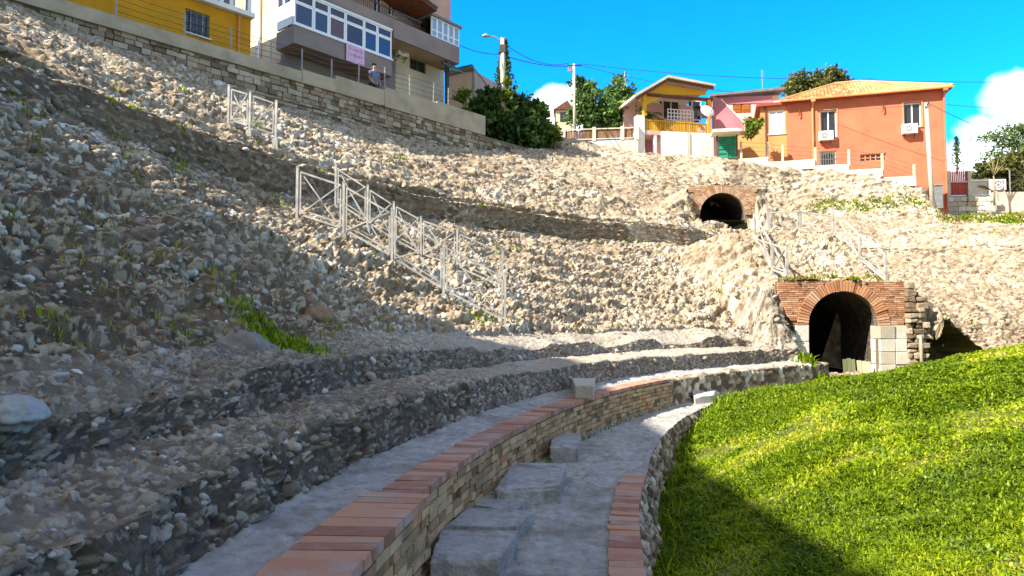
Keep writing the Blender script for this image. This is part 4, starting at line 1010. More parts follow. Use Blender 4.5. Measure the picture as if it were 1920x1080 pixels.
# hip roof with rows of tiles
ov = .35; x0, x1, y0, y1 = uO - ov, ov, -ov, 8.3; zr0 = ze + .02; hh = fo.uz(1640, 152, 4)[1] - zr0; hh = max(1.1, hh)
rx0, rx1, ym = x0 + 3.6, x1 - 3.9, (y0 + y1) / 2
mb = MB(); rn = random.Random(2)
def quadrows(A, B, Cc, D_, rows, wid):
    """eave A-B up to ridge D-C, covered with half round tiles"""
    A, B, Cc, D_ = map(Vector, (A, B, Cc, D_)); nrm = (B - A).cross(D_ - A).normalized()
    if nrm.z < 0: nrm = -nrm
    for i in range(rows):
        t0, t1 = i / rows, (i + 1.25) / rows
        L0, R0, L1, R1 = A.lerp(D_, t0), B.lerp(Cc, t0), A.lerp(D_, min(1, t1)), B.lerp(Cc, min(1, t1)); k = max(1, int((R0 - L0).length / wid))
        for j in range(k):
            a, b = L0.lerp(R0, j / k), L0.lerp(R0, (j + 1) / k); c, d = L1.lerp(R1, j / k), L1.lerp(R1, (j + 1) / k)
            m0, m1 = (a + b) / 2 + nrm * (.075 + rn.uniform(-.012, .012)), (c + d) / 2 + nrm * .055; e = nrm * .02
            mb.add([a + e, m0, b + e, d, m1, c], [(0, 1, 4, 5), (1, 2, 3, 4), (0, 2, 1)], rn.random())
quadrows((x0, y0, zr0), (x1, y0, zr0), (rx1, ym, zr0 + hh), (rx0, ym, zr0 + hh), 15, .21)
quadrows((x0, y1, zr0), (x0, y0, zr0), (rx0, ym, zr0 + hh), (rx0, ym, zr0 + hh), 15, .21)
quadrows((x1, y0, zr0), (x1, y1, zr0), (rx1, ym, zr0 + hh), (rx1, ym, zr0 + hh), 15, .21)
mb.add([(x0, y0, zr0 - .01), (x1, y0, zr0 - .01), (x1, y1, zr0 - .01), (x0, y1, zr0 - .01), (rx0, ym, zr0 + hh - .03), (rx1, ym, zr0 + hh - .03)], [(0, 1, 5, 4), (1, 2, 5), (2, 3, 4, 5), (3, 0, 4)], .3)
rf = mb.build('roof', M_tile, oh)
mb = MB(); mb.tube([(rx0, ym, zr0 + hh + .05), (rx1, ym, zr0 + hh + .05)], .11, 8); mb.tube([(x0, y0, zr0 + .08), (rx0, ym, zr0 + hh + .05)], .09, 8); mb.tube([(x1, y0, zr0 + .08), (rx1, ym, zr0 + hh + .05)], .09, 8); mb.build('ridge', M_tile, oh)
mb = MB(); mb.box(x0 + .05, x1 - .05, y0 + .05, .0, zr0 - .10, zr0 - .015, .5); mb.build('eave_board', M_redroof, oh)
mb = MB(); mb.tube([(x0, y0 - .06, zr0 - .02), (x1, y0 - .06, zr0 - .02)], .065, 8); mb.build('gutter', M_orange2, oh)
for px in (1524, 1771):
    u = fo.u(px, 0, 250); mb = MB(); mb.tube([(u, y0 - .05, zr0 - .08), (u, -.08, zr0 - .45), (u, -.08, -.2)], .055, 8); mb.box(u - .11, u + .11, y0 - .14, y0 + .04, zr0 - .2, zr0 - .06, .5); mb.build('downpipe', M_orange2 if px < 1600 else M_orange, oh)
for px, py in ((1498, 212), (1655, 203)):
    u, z = fo.uz(px, py); mb = MB(); mb.tube([(u, 0, z + .22), (u, -.12, z + .2), (u, -.14, z - .15), (u - .07, -.14, z - .22)], .035, 6); mb.build('wall_hook', M_eave, oh)
# flat roofed annex on its left
A0, A1 = fo.u(1427, .0, 250), uO - .01; za = fo.uz(1450, 199)[1]; HA = fo.rect(1441, 206, 1478, 250); HA = (HA[0], min(HA[1], A1 - .12), HA[2], HA[3])
mb = MB(); wallgrid(mb, A0, A1, 0, za, [HA], .06, .3); mb.box(A0, A0 + .2, .3, 5, 0, za, .5); mb.build('annex_wall', M_orange2, oh)
mb = MB(); mb.box(A0 - .25, A1 + .3, -.2, 5.2, za + .003, za + .16, .5); mb.build('annex_roof', M_redroof, oh)
window(oh, HA, .06, M_pvc, M_curtain, nv=2, fw=.09, depth=.08, transom=.62, sill=M_pvc, name='annex_window')
mb = MB(); u = fo.u(1436, 0, 250); mb.bar((u, -.0, 0), (u, -.0, za), .07); mb.build('annex_pipe', M_eave, oh)
mb = MB(); wallgrid(mb, fo.u(1381, 0, 270), A0 - .005, 0, fo.uz(1405, 252)[1], [], .12, .35); gw = mb.build('garden_wall', M_orange2); gw.location = (fo.p[0], fo.p[1], fo.z0); gw.rotation_euler = (0, 0, fo.rz)
tag(gw, 'low orange garden wall between the green gate and the orange house', 'garden wall')
aircon(fo, 1549, 254, 27, 0, 'white air conditioner under the left upper window of the orange house'); aircon(fo, 1706, 241, 29, 0, 'white air conditioner under the right upper window of the orange house')

# concrete footing wall and post fence on top of the bank below the orange house
fw_ = Frame(fo.p + fo.n * -1.1, fo.d, 6.4)
bw = fw_.root('bank_wall', label='pale stepped concrete kerb wall on top of the rubble bank under the orange house', cat='kerb wall'); mb = MB(); rn = random.Random(6)
seg_px = [(1385, 296), (1440, 300), (1528, 306), (1592, 316), (1655, 322), (1718, 344)]
for (pa, ya), (pb, yb) in zip(seg_px[:-1], seg_px[1:]):
    a, b = fw_.u(pa, 0, ya), fw_.u(pb, 0, yb); z = fw_.uz((pa + pb) / 2, (ya + yb) / 2 - 2)[1]
    mb.box(a + .004, b - .004, 0, .3, z - .55, z, rn.random())
mb.build('kerb', M_lconc, bw)
pts = []
for px, py in ((1390, 296), (1440, 300), (1468, 302), (1530, 308), (1593, 314), (1656, 322), (1716, 344)):
    u, z = fw_.uz(px, py); pts.append(fw_.world(u, .15, z))
fence_line('wire_fence', pts, 'wire fence on pale concrete posts in front of the orange house', 1.05, 4, pm=M_lconc, w=.10)

# ------------------------------------------------------------------ green gate, canopy, white wall
ft = Frame(at_y(1364, 290, 40.5)[:2], (.985, -.17), 8.6)
gt = ft.root('green_gate', label='green sheet-metal gate under a small grey canopy', cat='gate')
a, b, c, d = ft.rect(1347, 256, 1380, 298); mb = MB()
for s in range(2): mb.box(a + (b - a) * s / 2 + .01, a + (b - a) * (s + 1) / 2 - .01, 0, .05, c, d, .5)
mb.build('gate_panel', M_greenm, gt)
mb = MB()
for i in range(5): zz = c + (d - c) * (i + .3) / 5; mb.bar((a, -.02, zz), (b, -.02, zz), .05)
mb.bar(((a + b) / 2, -.03, c), ((a + b) / 2, -.03, d), .05); mb.build('gate_ribs', M_greenm, gt)
mb = MB(); mb.box(a - .12, a - .02, -.05, .15, c - .1, d + .4, .5); mb.box(b + .02, b + .1, -.05, .15, c - .1, d + .4, .5); mb.build('gate_post', M_iron, gt)
mb = MB(); u0, u1 = ft.u(1333, 0, 245), ft.u(1386, 0, 245); zc_ = ft.uz(1360, 254)[1]; mb.box(u0, u1, -.9, .3, zc_, zc_ + .13, .5); mb.prism([(-.85, zc_ + .131), (.25, zc_ + .131), (.25, zc_ + .42), (.0, zc_ + .42)], 'x', u0 + .1, u1 - .1, .5); mb.build('canopy', M_lconc, gt)
fp = Frame(at_y(1290, 285, 42)[:2], (.985, .17), 8.9)
ww = fp.root('garden_wall', label='long white plastered garden wall under the wooden balcony railing', cat='garden wall')
a, b = fp.u(1243, 0, 270), fp.u(1338, 0, 265); zt2 = fp.uz(1290, 248)[1]
mb = MB(); mb.box(a, (a + b) / 2 - .1, 0, .3, -.6, zt2, .5); mb.box((a + b) / 2 + .1, b, 0, .3, -.6, zt2, .5); mb.build('wall', M_white, ww)
mb = MB(); mb.box((a + b) / 2 - .097, (a + b) / 2 + .097, -.04, .3, -.6, zt2 - .02, .5); mb.build('pier', M_lconc, ww)
# ------------------------------------------------------------------ pink house with the yellow gable porch
fk = Frame(at_y(1260, 240, 44)[:2], (.975, .22), 9.0)
kh = fk.root('pink_house', label='pink house with a yellow timbered gable porch and wooden balcony railing', cat='house')
uP0, uP1 = fk.u(1207, 0, 230), fk.u(1333, 0, 230); zfl = fk.uz(1270, 249)[1]; zrl = fk.uz(1270, 229)[1]
mb = MB(); mb.box(uP0 - .4, uP1 + .1, -.1, 3.0, zfl - .25, zfl, .5); mb.build('balcony_floor', M_pink, kh)
mb = MB(); mb.box(uP0 - .5, uP0, -.15, .4, -.6, zrl + .25, .5); mb.build('pillar', M_white, kh)
mb = MB(); n_ = int((uP1 - uP0) / .13)
for i in range(n_): x = uP0 + .05 + (uP1 - uP0 - .1) * i / n_; mb.box(x, x + .085, -.06, -.03, zfl + .06, zrl - .05, random.random())
mb.bar((uP0, -.045, zrl - .01), (uP1, -.045, zrl - .01), .07); mb.bar((uP0, -.02, zfl + .05), (uP1, -.02, zfl + .05), .08); mb.build('balcony_railing', M_timber, kh)
zb_ = fk.uz(1300, 186)[1]
D1 = fk.rect(1243, 188, 1275, 225, 2.4); D2 = fk.rect(1298, 188, 1316, 225, 2.4)
mb = MB(); wallgrid(mb, uP0 - .4, uP1 + .1, zfl, zb_ + .4, [D1, D2], 2.4, 2.6); mb.build('porch_wall', M_pink, kh)
window(kh, D1, 2.4, M_pvc, M_dglass, nv=2, fw=.08, depth=.1); window(kh, D2, 2.4, M_pvc, M_dglass, nv=1, fw=.08, depth=.1)
for px in (1208, 1328):
    u = fk.u(px, -.0, 200); mb = MB(); mb.box(u - .11, u + .11, -.15, .1, zrl + .26 if px < 1300 else zfl, zb_, .5); mb.build('porch_post', M_timber, kh)
ua, ub, uc = fk.u(1190, -.5, 180), fk.u(1252, -.5, 150), fk.u(1340, -.5, 170); za_, zb2, zc2 = fk.uz(1190, 182, -.5)[1], fk.uz(1252, 146, -.5)[1], fk.uz(1340, 162, -.5)[1]
mb = MB()
mb.prism([(ua, za_), (ub, zb2), (ub, zb2 + .16), (ua - .05, za_ + .14)], 'y', -.6, 6, .5); mb.prism([(ub + .002, zb2), (uc, zc2), (uc + .05, zc2 + .12), (ub + .002, zb2 + .16)], 'y', -.6, 6, .5); mb.build('roof', M_lconc, kh)
mb = MB(); mb.prism([(ua + .5, za_ - .02), (ub, zb2 - .25), (uc - .35, zc2 - .2), (uc - .35, zc2 - .42), (ub + .2, zb2 - .95), (ua + 1.0, za_ - .28)], 'y', .0, .08, .4); mb.build('gable_boarding', M_timber, kh)
mb = MB(); mb.prism([(ua + .05, za_ - .03), (ub, zb2 - .03), (ub, zb2 - .2), (ua + .1, za_ - .2)], 'y', -.5, -.42, .2); mb.prism([(ub + .002, zb2 - .03), (uc - .05, zc2 - .03), (uc - .05, zc2 - .2), (ub + .002, zb2 - .2)], 'y', -.5, -.42, .2); mb.build('barge_board', M_eave, kh)
mb = MB(); mb.box(uP0 - .3, uP1 + .1, -.08, .08, zb_ - .05, zb_ + .14, .4); mb.build('beam', M_eave, kh)
mb = MB(); mb.box(fk.u(1228, 0, 265), fk.u(1243, 0, 265), .2, .4, -.5, zfl - .26, .5); mb.build('lower_door', M_pink, kh)
mb = MB(); mb.box(uP0 - .3, uP1, 1.2, 1.4, -.5, zfl - .26, .5); mb.build('lower_wall', M_mauve, kh)
for k_, u_ in enumerate((fk.u(1228, 0, 260),)):
    mb = MB(); mb.box(u_ - .09, u_ + .09, -.09, .12, -.6, zfl - .26, .5); mb.build('lower_post', M_white, kh)
mb = MB(); rn = random.Random(21)                                   # washing and pots' pale clutter: a lattice screen behind the railing
u0, u1 = fk.u(1252, .3, 210), fk.u(1300, .3, 210); z0_, z1_ = fk.uz(1275, 226, .3)[1], fk.uz(1275, 206, .3)[1]
for i in range(9): x = u0 + (u1 - u0) * i / 8; mb.bar((x, .3, z0_ - .1), (x, .3, z1_), .05)
for i in range(4): zz = z0_ + (z1_ - z0_) * i / 3; mb.bar((u0, .32, zz), (u1, .32, zz), .05)
mb.build('lattice_screen', M_white, kh)
# house right behind: pink with orange shutters and slate roof
f2 = Frame(at_y(1400, 220, 46)[:2], (.99, -.1), 9.0)
ph_ = f2.root('pink_house', label='pale pink house with orange shutters and a thin slate roof behind the garden wall', cat='house')
a, b = f2.u(1336, 0, 200), f2.u(1462, 0, 190); zl, zr_ = f2.uz(1338, 180)[1], f2.uz(1462, 168)[1]; HS = f2.rect(1374, 184, 1408, 212)
mb = MB(); wallgrid(mb, a, b, -.6, min(zl, zr_) - .1, [HS], 0, .25); mb.box(b - .2, b, .25, 5, -.6, min(zl, zr_) - .1, .5); mb.build('wall', M_pink, ph_)
mb = MB(); mb.prism([(a - .2, zl - .12), (b + .25, zr_ - .10), (b + .25, zr_ + .05), (a - .2, zl + .03)], 'y', -.35, 5, .5); mb.build('roof', M_slate, ph_)
mb = MB(); mb.prism([(a, min(zl, zr_) - .6), (b - .5, min(zl, zr_) - .6), (b - .5, min(zl, zr_) - .12), (a, min(zl, zr_) - .12)], 'y', -.04, -.002, .5); mb.build('eave_band', M_mauve, ph_)
for s in (0, 1):
    w_ = (HS[1] - HS[0]) / 2; x = HS[0] + s * w_; mb = MB()
    mb.box(x + .02, x + w_ - .02, .02, .07, HS[2] + .02, HS[3] - .02, .3)
    for i in range(9): zz = HS[2] + .08 + (HS[3] - HS[2] - .16) * i / 9; mb.box(x + .08, x + w_ - .08, -.005, .018, zz, zz + .07, random.random())
    mb.build('shutter', M_shutter, ph_)
mb = MB(); mb.box(HS[0], HS[1], .1, .14, HS[2], HS[3], .5); mb.build('pane', M_dglass, ph_)
# mauve stair flank rising left
ms = f2.root('stair_wall', label='mauve triangular stair wall sloping down beside the pink house porch', cat='wall'); mb = MB()
P = [f2.uz(x, y, -1.6) for x, y in ((1337, 180), (1352, 187), (1394, 230), (1396, 246), (1337, 246))]
mb.prism(P, 'y', -1.6, -1.35, .5); mb.build('flank', M_mauve, ms)
mb = MB(); mb.bar((P[1][0], -1.48, P[1][1] + .04), (P[2][0], -1.48, P[2][1] + .04), .3, .08); mb.build('coping', M_white, ms)
# satellite dish
u, z = fk.uz(1327, 208, -.5); sd = empty('satellite_dish', fk.world(u, -.5, z), fk.rz); tag(sd, 'round white satellite dish at the right end of the wooden balcony', 'satellite dish')
bm = bmesh.new(); bmesh.ops.create_uvsphere(bm, u_segments=20, v_segments=14, radius=.75); bmesh.ops.delete(bm, geom=[v for v in bm.verts if v.co.z > -.53], context='VERTS')
me = bpy.data.meshes.new('dish'); bm.to_mesh(me); bm.free(); me.materials.append(M_ac); do = bpy.data.objects.new('dish', me); C.objects.link(do); do.parent = sd; do.rotation_euler = (R(-115), 0, 0); do.location = (0, .55, -.25)
sl = do.modifiers.new('solid', 'SOLIDIFY'); sl.thickness = .02
mb = MB(); mb.tube([(0, .05, -.1), (0, .12, -.9)], .035, 6); mb.tube([(0, -.05, -.3), (0, -.55, -.1)], .02, 6); mb.build('mount', M_rail, sd)
# fence with brown boards
ff = Frame(at_y(1130, 260, 43.5)[:2], (.99, -.12), 9.2)
bf = ff.root('board_fence', label='brown board fence between cream posts on a low cream wall under the leafy tree', cat='fence')
u0, u1 = ff.u(1055, 0, 255), ff.u(1196, 0, 255); zt3, zb3, zc3 = ff.uz(1130, 241)[1], ff.uz(1130, 264)[1], ff.uz(1130, 270)[1]
mb = MB(); mb.box(u0, u1, -.05, .2, zc3 - .8, zb3, .5); mb.build('base_wall', M_lconc, bf)
for px in (1057, 1114, 1167, 1194):
    u = ff.u(px, 0, 255); mb = MB(); mb.box(u - .11, u + .11, -.09, .14, zb3 + .001, zt3 + .1, .5); mb.build('post', M_lconc, bf)
M_board = surf('brown_board', [(0, .13, .065, .03), (1, .28, .16, .08)], scale=4, bump=.3, bscale=20)
x = u0 + .15; mb = MB()
while x < u1 - .3: mb.box(x, x + .16, .0, .03, zb3 + .03, zt3 - .08 + random.uniform(-.04, .04), random.random()); x += .175
mb.build('boards', M_board, bf)
mb = MB(); mb.bar((u0 + .1, -.03, zt3 - .02), (u1 - .3, -.03, zt3 - .02), .07); mb.bar((u0 + .1, -.03, zb3 + .12), (u1 - .3, -.03, zb3 + .12), .06); mb.build('rails', M_lconc, bf)

# ------------------------------------------------------------------ red gate and white wall at the far right
fr = Frame(at_y(1780, 365, 40.)[:2], (.995, -.1), 6.5)
rg_ = fr.root('red_gate', label='rust-red sheet-metal gate beside the corner of the orange house', cat='gate')
a, b, c, d = fr.rect(1781, 322, 1813, 366); zm = fr.uz(1797, 341)[1]
mb = MB()
for i in range(6): x = a + (b - a) * i / 6; mb.box(x + .01, x + (b - a) / 6 - .01, 0, .04, c, zm - .03, random.random())
mb.build('lower_panel', M_redm, rg_)
mb = MB()
for i in range(9): x = a + (b - a) * (i + .5) / 9; mb.bar((x, .02, zm), (x, .02, d), .062); mb.add([(x - .04, .02, d), (x + .04, .02, d), (x, .02, d + .14), (x, .035, d)], [(0, 1, 2), (0, 2, 3), (1, 3, 2)], .5)
mb.build('upper_bars', M_redm, rg_)
mb = MB(); mb.box(a - .2, b + .3, .06, .3, c - 1.2, c - .01, .5); mb.build('plinth', M_lconc, rg_)
mb = MB(); mb.bar((a, -.02, zm), (b, -.02, zm), .09); mb.build('middle_rail', M_pink, rg_)
for u in (a - .1, b + .12): mb = MB(); mb.box(u - .1, u + .1, -.08, .15, c - .3, d + .05, .5); mb.build('gate_post', M_lconc, rg_)
lw = fr.root('garden_wall', label='pale framed garden wall with a carved round motif right of the red gate', cat='garden wall')
A = fr.rect(1817, 338, 1857, 364); B = fr.rect(1858, 338, 1886, 356)
mb = MB(); e = fr.uz(1850, 388)[1]
mb.box(A[0], B[1], .05, .25, e - .4, A[3] - .05, .5); mb.build('panel', M_lconc, lw)
mb = MB()
for q in (A, B):
    mb.box(q[0], q[1], -.03, .08, q[3] - .06, q[3] + .06, .5); mb.box(q[0], q[0] + .12, -.025, .08, q[2], q[3] - .065, .5); mb.box(q[1] - .12, q[1], -.025, .08, q[2], q[3] - .065, .5)
mb.box(A[0], A[1], -.028, .08, A[2] - .1, A[2], .5); mb.build('frame', M_white, lw)
cx_, cz_ = (B[0] + B[1]) / 2, (B[2] + B[3]) / 2; mb = MB(); mb.tube([(cx_ + .26 * math.cos(t * math.pi / 12), 0, cz_ + .26 * math.sin(t * math.pi / 12)) for t in range(25)], .05, 6); mb.tube([(cx_ + .12 * math.cos(t * math.pi / 8), 0, cz_ + .12 * math.sin(t * math.pi / 8)) for t in range(17)], .04, 6)
mb.build('round_motif', M_white, lw)
mb = MB(); mb.tube([(A[0] + .5 + 1.0 * t, -.0, A[3] - .35 - .5 * t * t) for t in np.linspace(0, 1, 8)], [.02, .05, .07, .07, .06, .05, .04, .02], 6); mb.build('carved_branch', M_board, lw)
lw2 = fr.root('garden_wall', label='long low pinkish wall at the right edge below the wire mesh', cat='garden wall'); u0 = fr.u(1862, -.5, 370); z0_ = fr.uz(1890, 360, -.5)[1]
mb = MB(); mb.box(u0, u0 + 14, -.5, -.3, e - .6, z0_, .5); mb.build('wall', plaster('rose_plaster', (.60, .46, .38), (.48, .40, .33)), lw2)
pts = [fr.world(u0 + 1.0 + i * 1.9, -.4, z0_) for i in range(7)]
fence_line('wire_fence', pts, 'thin wire mesh fence above the pinkish wall at the right edge', 1.3, 9, w=.05)
lw3 = fr.root('stone_footing', label='pale rubble footing wall under the red gate', cat='stone wall'); mb = MB(); rn = random.Random(31)
for k in range(4):
    x = fr.u(1776, -.7, 375)
    while x < fr.u(1862, -.7, 380): L = rn.uniform(.25, .6); mb.box(x, x + L - .015, -.75 + rn.uniform(-.05, .05), -.35, e - .62 + k * .28, e - .62 + k * .28 + .27, rn.random(), 0, .02); x += L
mb.build('stones', M_ashlar, lw3, bevel=.03)
# grey meter cabinet by the pole
mb = MB(); a, b, c, d = fo.rect(1748, 348, 1768, 380, -.7); mb.box(a, b, 0, .35, 0, d - c + .3, .5); mb.box(a - .03, b + .03, -.04, .38, d - c + .301, d - c + .36, .5); mb.box(a + .05, b - .05, -.012, 0, .12, d - c + .22, .3)
mc = mb.build('meter_cabinet', plain('grey_cabinet', (.20, .21, .21), .5)); mc.location = fo.world(0, -.7, c - .3); mc.rotation_euler = (0, 0, fo.rz); tag(mc, 'grey metal cabinet at the foot of the concrete pole', 'cabinet')

# house on the rim that shades the near side of the bowl
s_u, s_w = np.array([.455, -.89]), np.array([.89, .455])
def uw(u, w): return s_u * u + s_w * w
fh_p = uw(-11.6, -15.0); fh = Frame(fh_p, s_u, 8.0)
rh = fh.root('rim_house', label='tall cream house on the rim behind the viewer, outside the picture', cat='house')
mb = MB(); mb.prism([(0, -1.0), (16.5, -1.0), (16.5, 4.5), (0, 11.1)], 'y', -6.5, -.1, .5); mb.build('wall', M_cream, rh)
mb = MB(); mb.prism([(-.0, 11.11), (16.7, 4.45), (16.7, 4.65), (0, 11.3)], 'y', -6.6, 0, .5); mb.build('roof', M_tile, rh)
# ------------------------------------------------------------------ leaves, trees, poles, wires
M_leaf_d = leafmat('dark_leaf', [(0, .014, .042, .010), (.5, .045, .10, .022), (.85, .10, .19, .035), (1, .24, .32, .07)], .25)
M_leaf_m = leafmat('mid_leaf', [(0, .035, .08, .02), (.5, .10, .19, .045), (.85, .20, .30, .06), (1, .34, .40, .12)], .35)
M_leaf_b = leafmat('bright_leaf', [(0, .06, .11, .01), (.5, .15, .22, .02), (1, .32, .36, .05)], .4)
M_leaf_o = leafmat('olive_leaf', [(0, .04, .055, .015), (.5, .11, .125, .03), (1, .26, .25, .07)], .3)
M_grass = leafmat('grass_blade', [(0, .05, .10, .004), (.3, .17, .26, .006), (.65, .36, .47, .010), (.9, .52, .53, .02), (1, .58, .50, .13)], .5)
M_dry = leafmat('dry_grass', [(0, .14, .16, .03), (.6, .34, .30, .08), (1, .5, .42, .16)], .35)
M_bark = surf('bark', [(0, .07, .05, .035), (1, .22, .17, .12)], scale=5, tone=False, bump=.9, bscale=18, stretch=(1, 1, .3))
def leaves(P, size, rg, up=.3, aspect=.55, fold=True, tone=None):
    """one small folded leaf per point"""
    n = len(P); a = rg.normal(size=(n, 3)); a[:, 2] -= up * .3; a /= np.linalg.norm(a, axis=1, keepdims=True)
    b = np.cross(a, rg.normal(size=(n, 3)) + np.array([0, 0, 1.2 * up])); b /= np.linalg.norm(b, axis=1, keepdims=True) + 1e-9
    s = (size * rg.uniform(.6, 1.4, n))[:, None]
    c = np.cross(a, b)
    V = np.stack([P, P + a * s * .5 + b * s * aspect * .5 + c * s * .1, P + a * s, P + a * s * .5 - b * s * aspect * .5 + c * s * .1], 1).reshape(-1, 3)
    return V, np.arange(4 * n).reshape(n, 4), np.repeat(tone if tone is not None else rg.random(n), 4)
def crown_points(blobs, rg):
    out, tn = [], []
    for (c, r, n) in blobs:
        c, r = np.array(c, float), np.array(r, float) if np.ndim(r) else np.full(3, float(r))
        k = max(10, n // 40); d = rg.normal(size=(k, 3)); d /= np.linalg.norm(d, axis=1, keepdims=True)
        cl = c + d * r * (rg.uniform(.25, 1.02, (k, 1)) ** .5); cr = rg.uniform(.10, .26, k) * r.mean(); ct = rg.uniform(0, .55, k)
        w = rg.integers(0, k, n); e = rg.normal(size=(n, 3)) * cr[w][:, None] * np.array([1, 1, .75])
        out.append(cl[w] + e); tn.append(np.clip(ct[w] + rg.random(n) * .45, 0, 1))
    return np.concatenate(out), np.concatenate(tn)
def tree(name, base, blobs, leaf, mat, label, cat='tree', trunk=None, seed=0, group=None, tr=.12, limbs=5):
    rg = np.random.default_rng(seed); root = empty(name, base); tag(root, label, cat, group); b = np.array(base)
    P, tn = crown_points(blobs, rg); V, Fc, T = leaves(P - b, leaf, rg, tone=tn)
    np_mesh('crown', V, Fc, mat, T, parent=root, smooth=False)
    top = np.mean([np.array(c) for c, r, n in blobs], axis=0) - b
    if trunk is None: trunk = [(0, 0, -.3), tuple(top * .45 + [.05, .0, 0]), tuple(top * .9)]
    mb = MB(); mb.tube(trunk, list(np.linspace(tr, tr * .35, len(trunk))), 8); rnd = random.Random(seed)
    for i in range(limbs):
        c, r, n = blobs[i % len(blobs)]; c = np.array(c) - b; s = np.array(trunk[0]) + (np.array(trunk[-1]) - np.array(trunk[0])) * rnd.uniform(.3, .8)
        e = c + np.array([rnd.uniform(-.6, .6) for _ in range(3)]) * np.array(r if np.ndim(r) else [r] * 3); m = (s + e) / 2 + np.array([0, 0, .15]); mb.tube([s, m, e], [tr * .45, tr * .3, tr * .1], 6)
    mb.build('trunk', M_bark, root, smooth=True)
    return root
def blob(px, py, y, rpx, n, ry=None, rz=None): 
    c = at_y(px, py, y); r = rpx * y / F; return (tuple(c), (r, ry or r, (rz * y / F) if rz else r), n)
Y = 35.0
tree('dark_bush', at_y(950, 275, Y), [blob(920, 205, Y, 34, 2600), blob(960, 215, Y, 42, 3600), blob(940, 245, Y - .3, 42, 3200), blob(985, 245, Y, 34, 2400), blob(895, 215, Y, 24, 1400), blob(893, 222, Y - 2.6, 20, 1300), blob(1000, 215, Y + .4, 26, 1300)], .30, M_leaf_d, 'big dark green bush hanging over the end of the street wall', 'bush', seed=1)
tree('vine_shoot', at_y(955, 220, Y - .9), [blob(952, 165, Y - .9, 10, 250, rz=22), blob(945, 185, Y - .9, 14, 260)], .24, M_leaf_b, 'bright yellow-green shoots climbing above the dark bush', 'vine', seed=2, tr=.03, limbs=2)
tree('light_bush', at_y(1028, 265, 37), [blob(1025, 245, 37, 20, 900), blob(1012, 228, 37, 14, 420), blob(1038, 258, 37, 14, 420)], .24, M_leaf_b, 'small bright green bush at the right foot of the dark bush', 'bush', seed=3, tr=.04)
tree('vine_shoot', at_y(868, 190, 33.4), [blob(868, 180, 33.4, 16, 360, rz=10)], .2, M_leaf_b, 'yellow-green creeper at the foot of the small cream house', 'vine', seed=4, tr=.02, limbs=2)
def conifer(name, base, h, rad, label, mat, n=2600, seed=5, leaf=.28, tiers=9):
    rg = np.random.default_rng(seed); root = empty(name, base); tag(root, label, 'tree'); mb = MB(); mb.tube([(0, 0, -.4), (0, 0, h * .95)], [.1, .02], 7); mb.build('trunk', M_bark, root)
    t = rg.random(n) ** .8; lay = np.floor(t * tiers) / tiers; rr = rad * (1 - t) ** .9 * (.55 + .55 * (1 - (t * tiers - np.floor(t * tiers)))) * np.sqrt(rg.random(n)) * (1 + .25 * np.sin(7 * rg.random(n) * 6.28)); an = rg.random(n) * 6.28
    P = np.stack([rr * np.cos(an), rr * np.sin(an), t * h], 1); V, Fc, T = leaves(P, leaf, rg, up=-.5, aspect=.35); np_mesh('crown', V, Fc, mat, T, parent=root, smooth=False); return root
conifer('cypress_tree', at_y(945, 200, 46), 4.6, 1.05, 'dark conifer behind the street lamp pole', M_leaf_d, seed=6)
pt_ = at_y(1795, 318, 60)
conifer('conifer_tree', pt_, 2.9, .75, 'tiny dark tiered conifer far behind the red gate', M_leaf_d, 700, 7, .22, 6)
Y = 47.
tree('leafy_tree', at_y(1130, 262, Y), [blob(1105, 195, Y, 34, 1500), blob(1150, 205, Y, 38, 1900), blob(1120, 225, Y, 36, 2200), blob(1180, 220, Y, 24, 1200), blob(1090, 160, Y, 18, 520), blob(1160, 170, Y, 24, 720), blob(1085, 215, Y, 20, 800)], .30, M_leaf_m, 'loose mid-green leafy tree above the brown board fence', seed=8, tr=.16)
Y = 52.
tree('round_tree', at_y(1530, 220, Y), [blob(1500, 165, Y, 28, 1700), blob(1545, 152, Y, 26, 1600), blob(1575, 150, Y, 16, 700), blob(1525, 172, Y, 36, 2000)], .30, M_leaf_o, 'olive-green tree crown showing behind the orange tiled roof', seed=9, tr=.2)
tree('small_bush', at_y(1408, 255, 39.5), [blob(1408, 238, 39.5, 16, 620), blob(1420, 230, 39.5, 10, 260)], .2, M_leaf_b, 'small bright bush over the orange garden wall by the annex', 'bush', seed=10, tr=.03)
Y = 46.
tree('broad_tree', at_y(1885, 372, Y), [blob(1885, 318, Y, 30, 1700), blob(1920, 312, Y, 30, 1600), blob(1848, 325, Y, 24, 1100), blob(1955, 322, Y, 38, 2200), blob(1905, 340, Y, 32, 1600)], .30, M_leaf_o, 'broad olive-green tree behind the pale garden wall at the right edge', seed=11, tr=.2)
# cedar-like flat branches above it
rg = np.random.default_rng(12); root = empty('cedar_tree', at_y(1935, 365, 50)); tag(root, 'dark cedar with drooping flat branches above the broad tree at the right edge', 'tree'); b0 = np.array(root.location); Ps, tns = [], []
mb = MB(); mb.tube([(0, 0, 0), (0, 0, 5.8)], [.25, .06], 8)
for (xa, ya, xb, yb) in ((1925, 275, 1830, 258), (1925, 275, 1850, 252), (1930, 262, 1880, 240), (1935, 290, 1870, 272), (1935, 262, 1990, 245), (1930, 300, 1840, 290), (1935, 250, 1905, 238), (1940, 285, 2010, 272)):
    a, b = at_y(xa, ya, 50) - b0, at_y(xb, yb, 50) - b0; m = (a + b) / 2 + [0, 0, .45]; mb.tube([a, m, b], [.06, .04, .012], 6)
    t = rg.random(480); q = ((1 - t) ** 2)[:, None] * a + (2 * t * (1 - t))[:, None] * m + (t ** 2)[:, None] * b; Ps.append(q + rg.normal(size=(480, 3)) * np.array([.18, .4, .14]) + np.array([0, 0, -.08])); tns.append(rg.random(480))
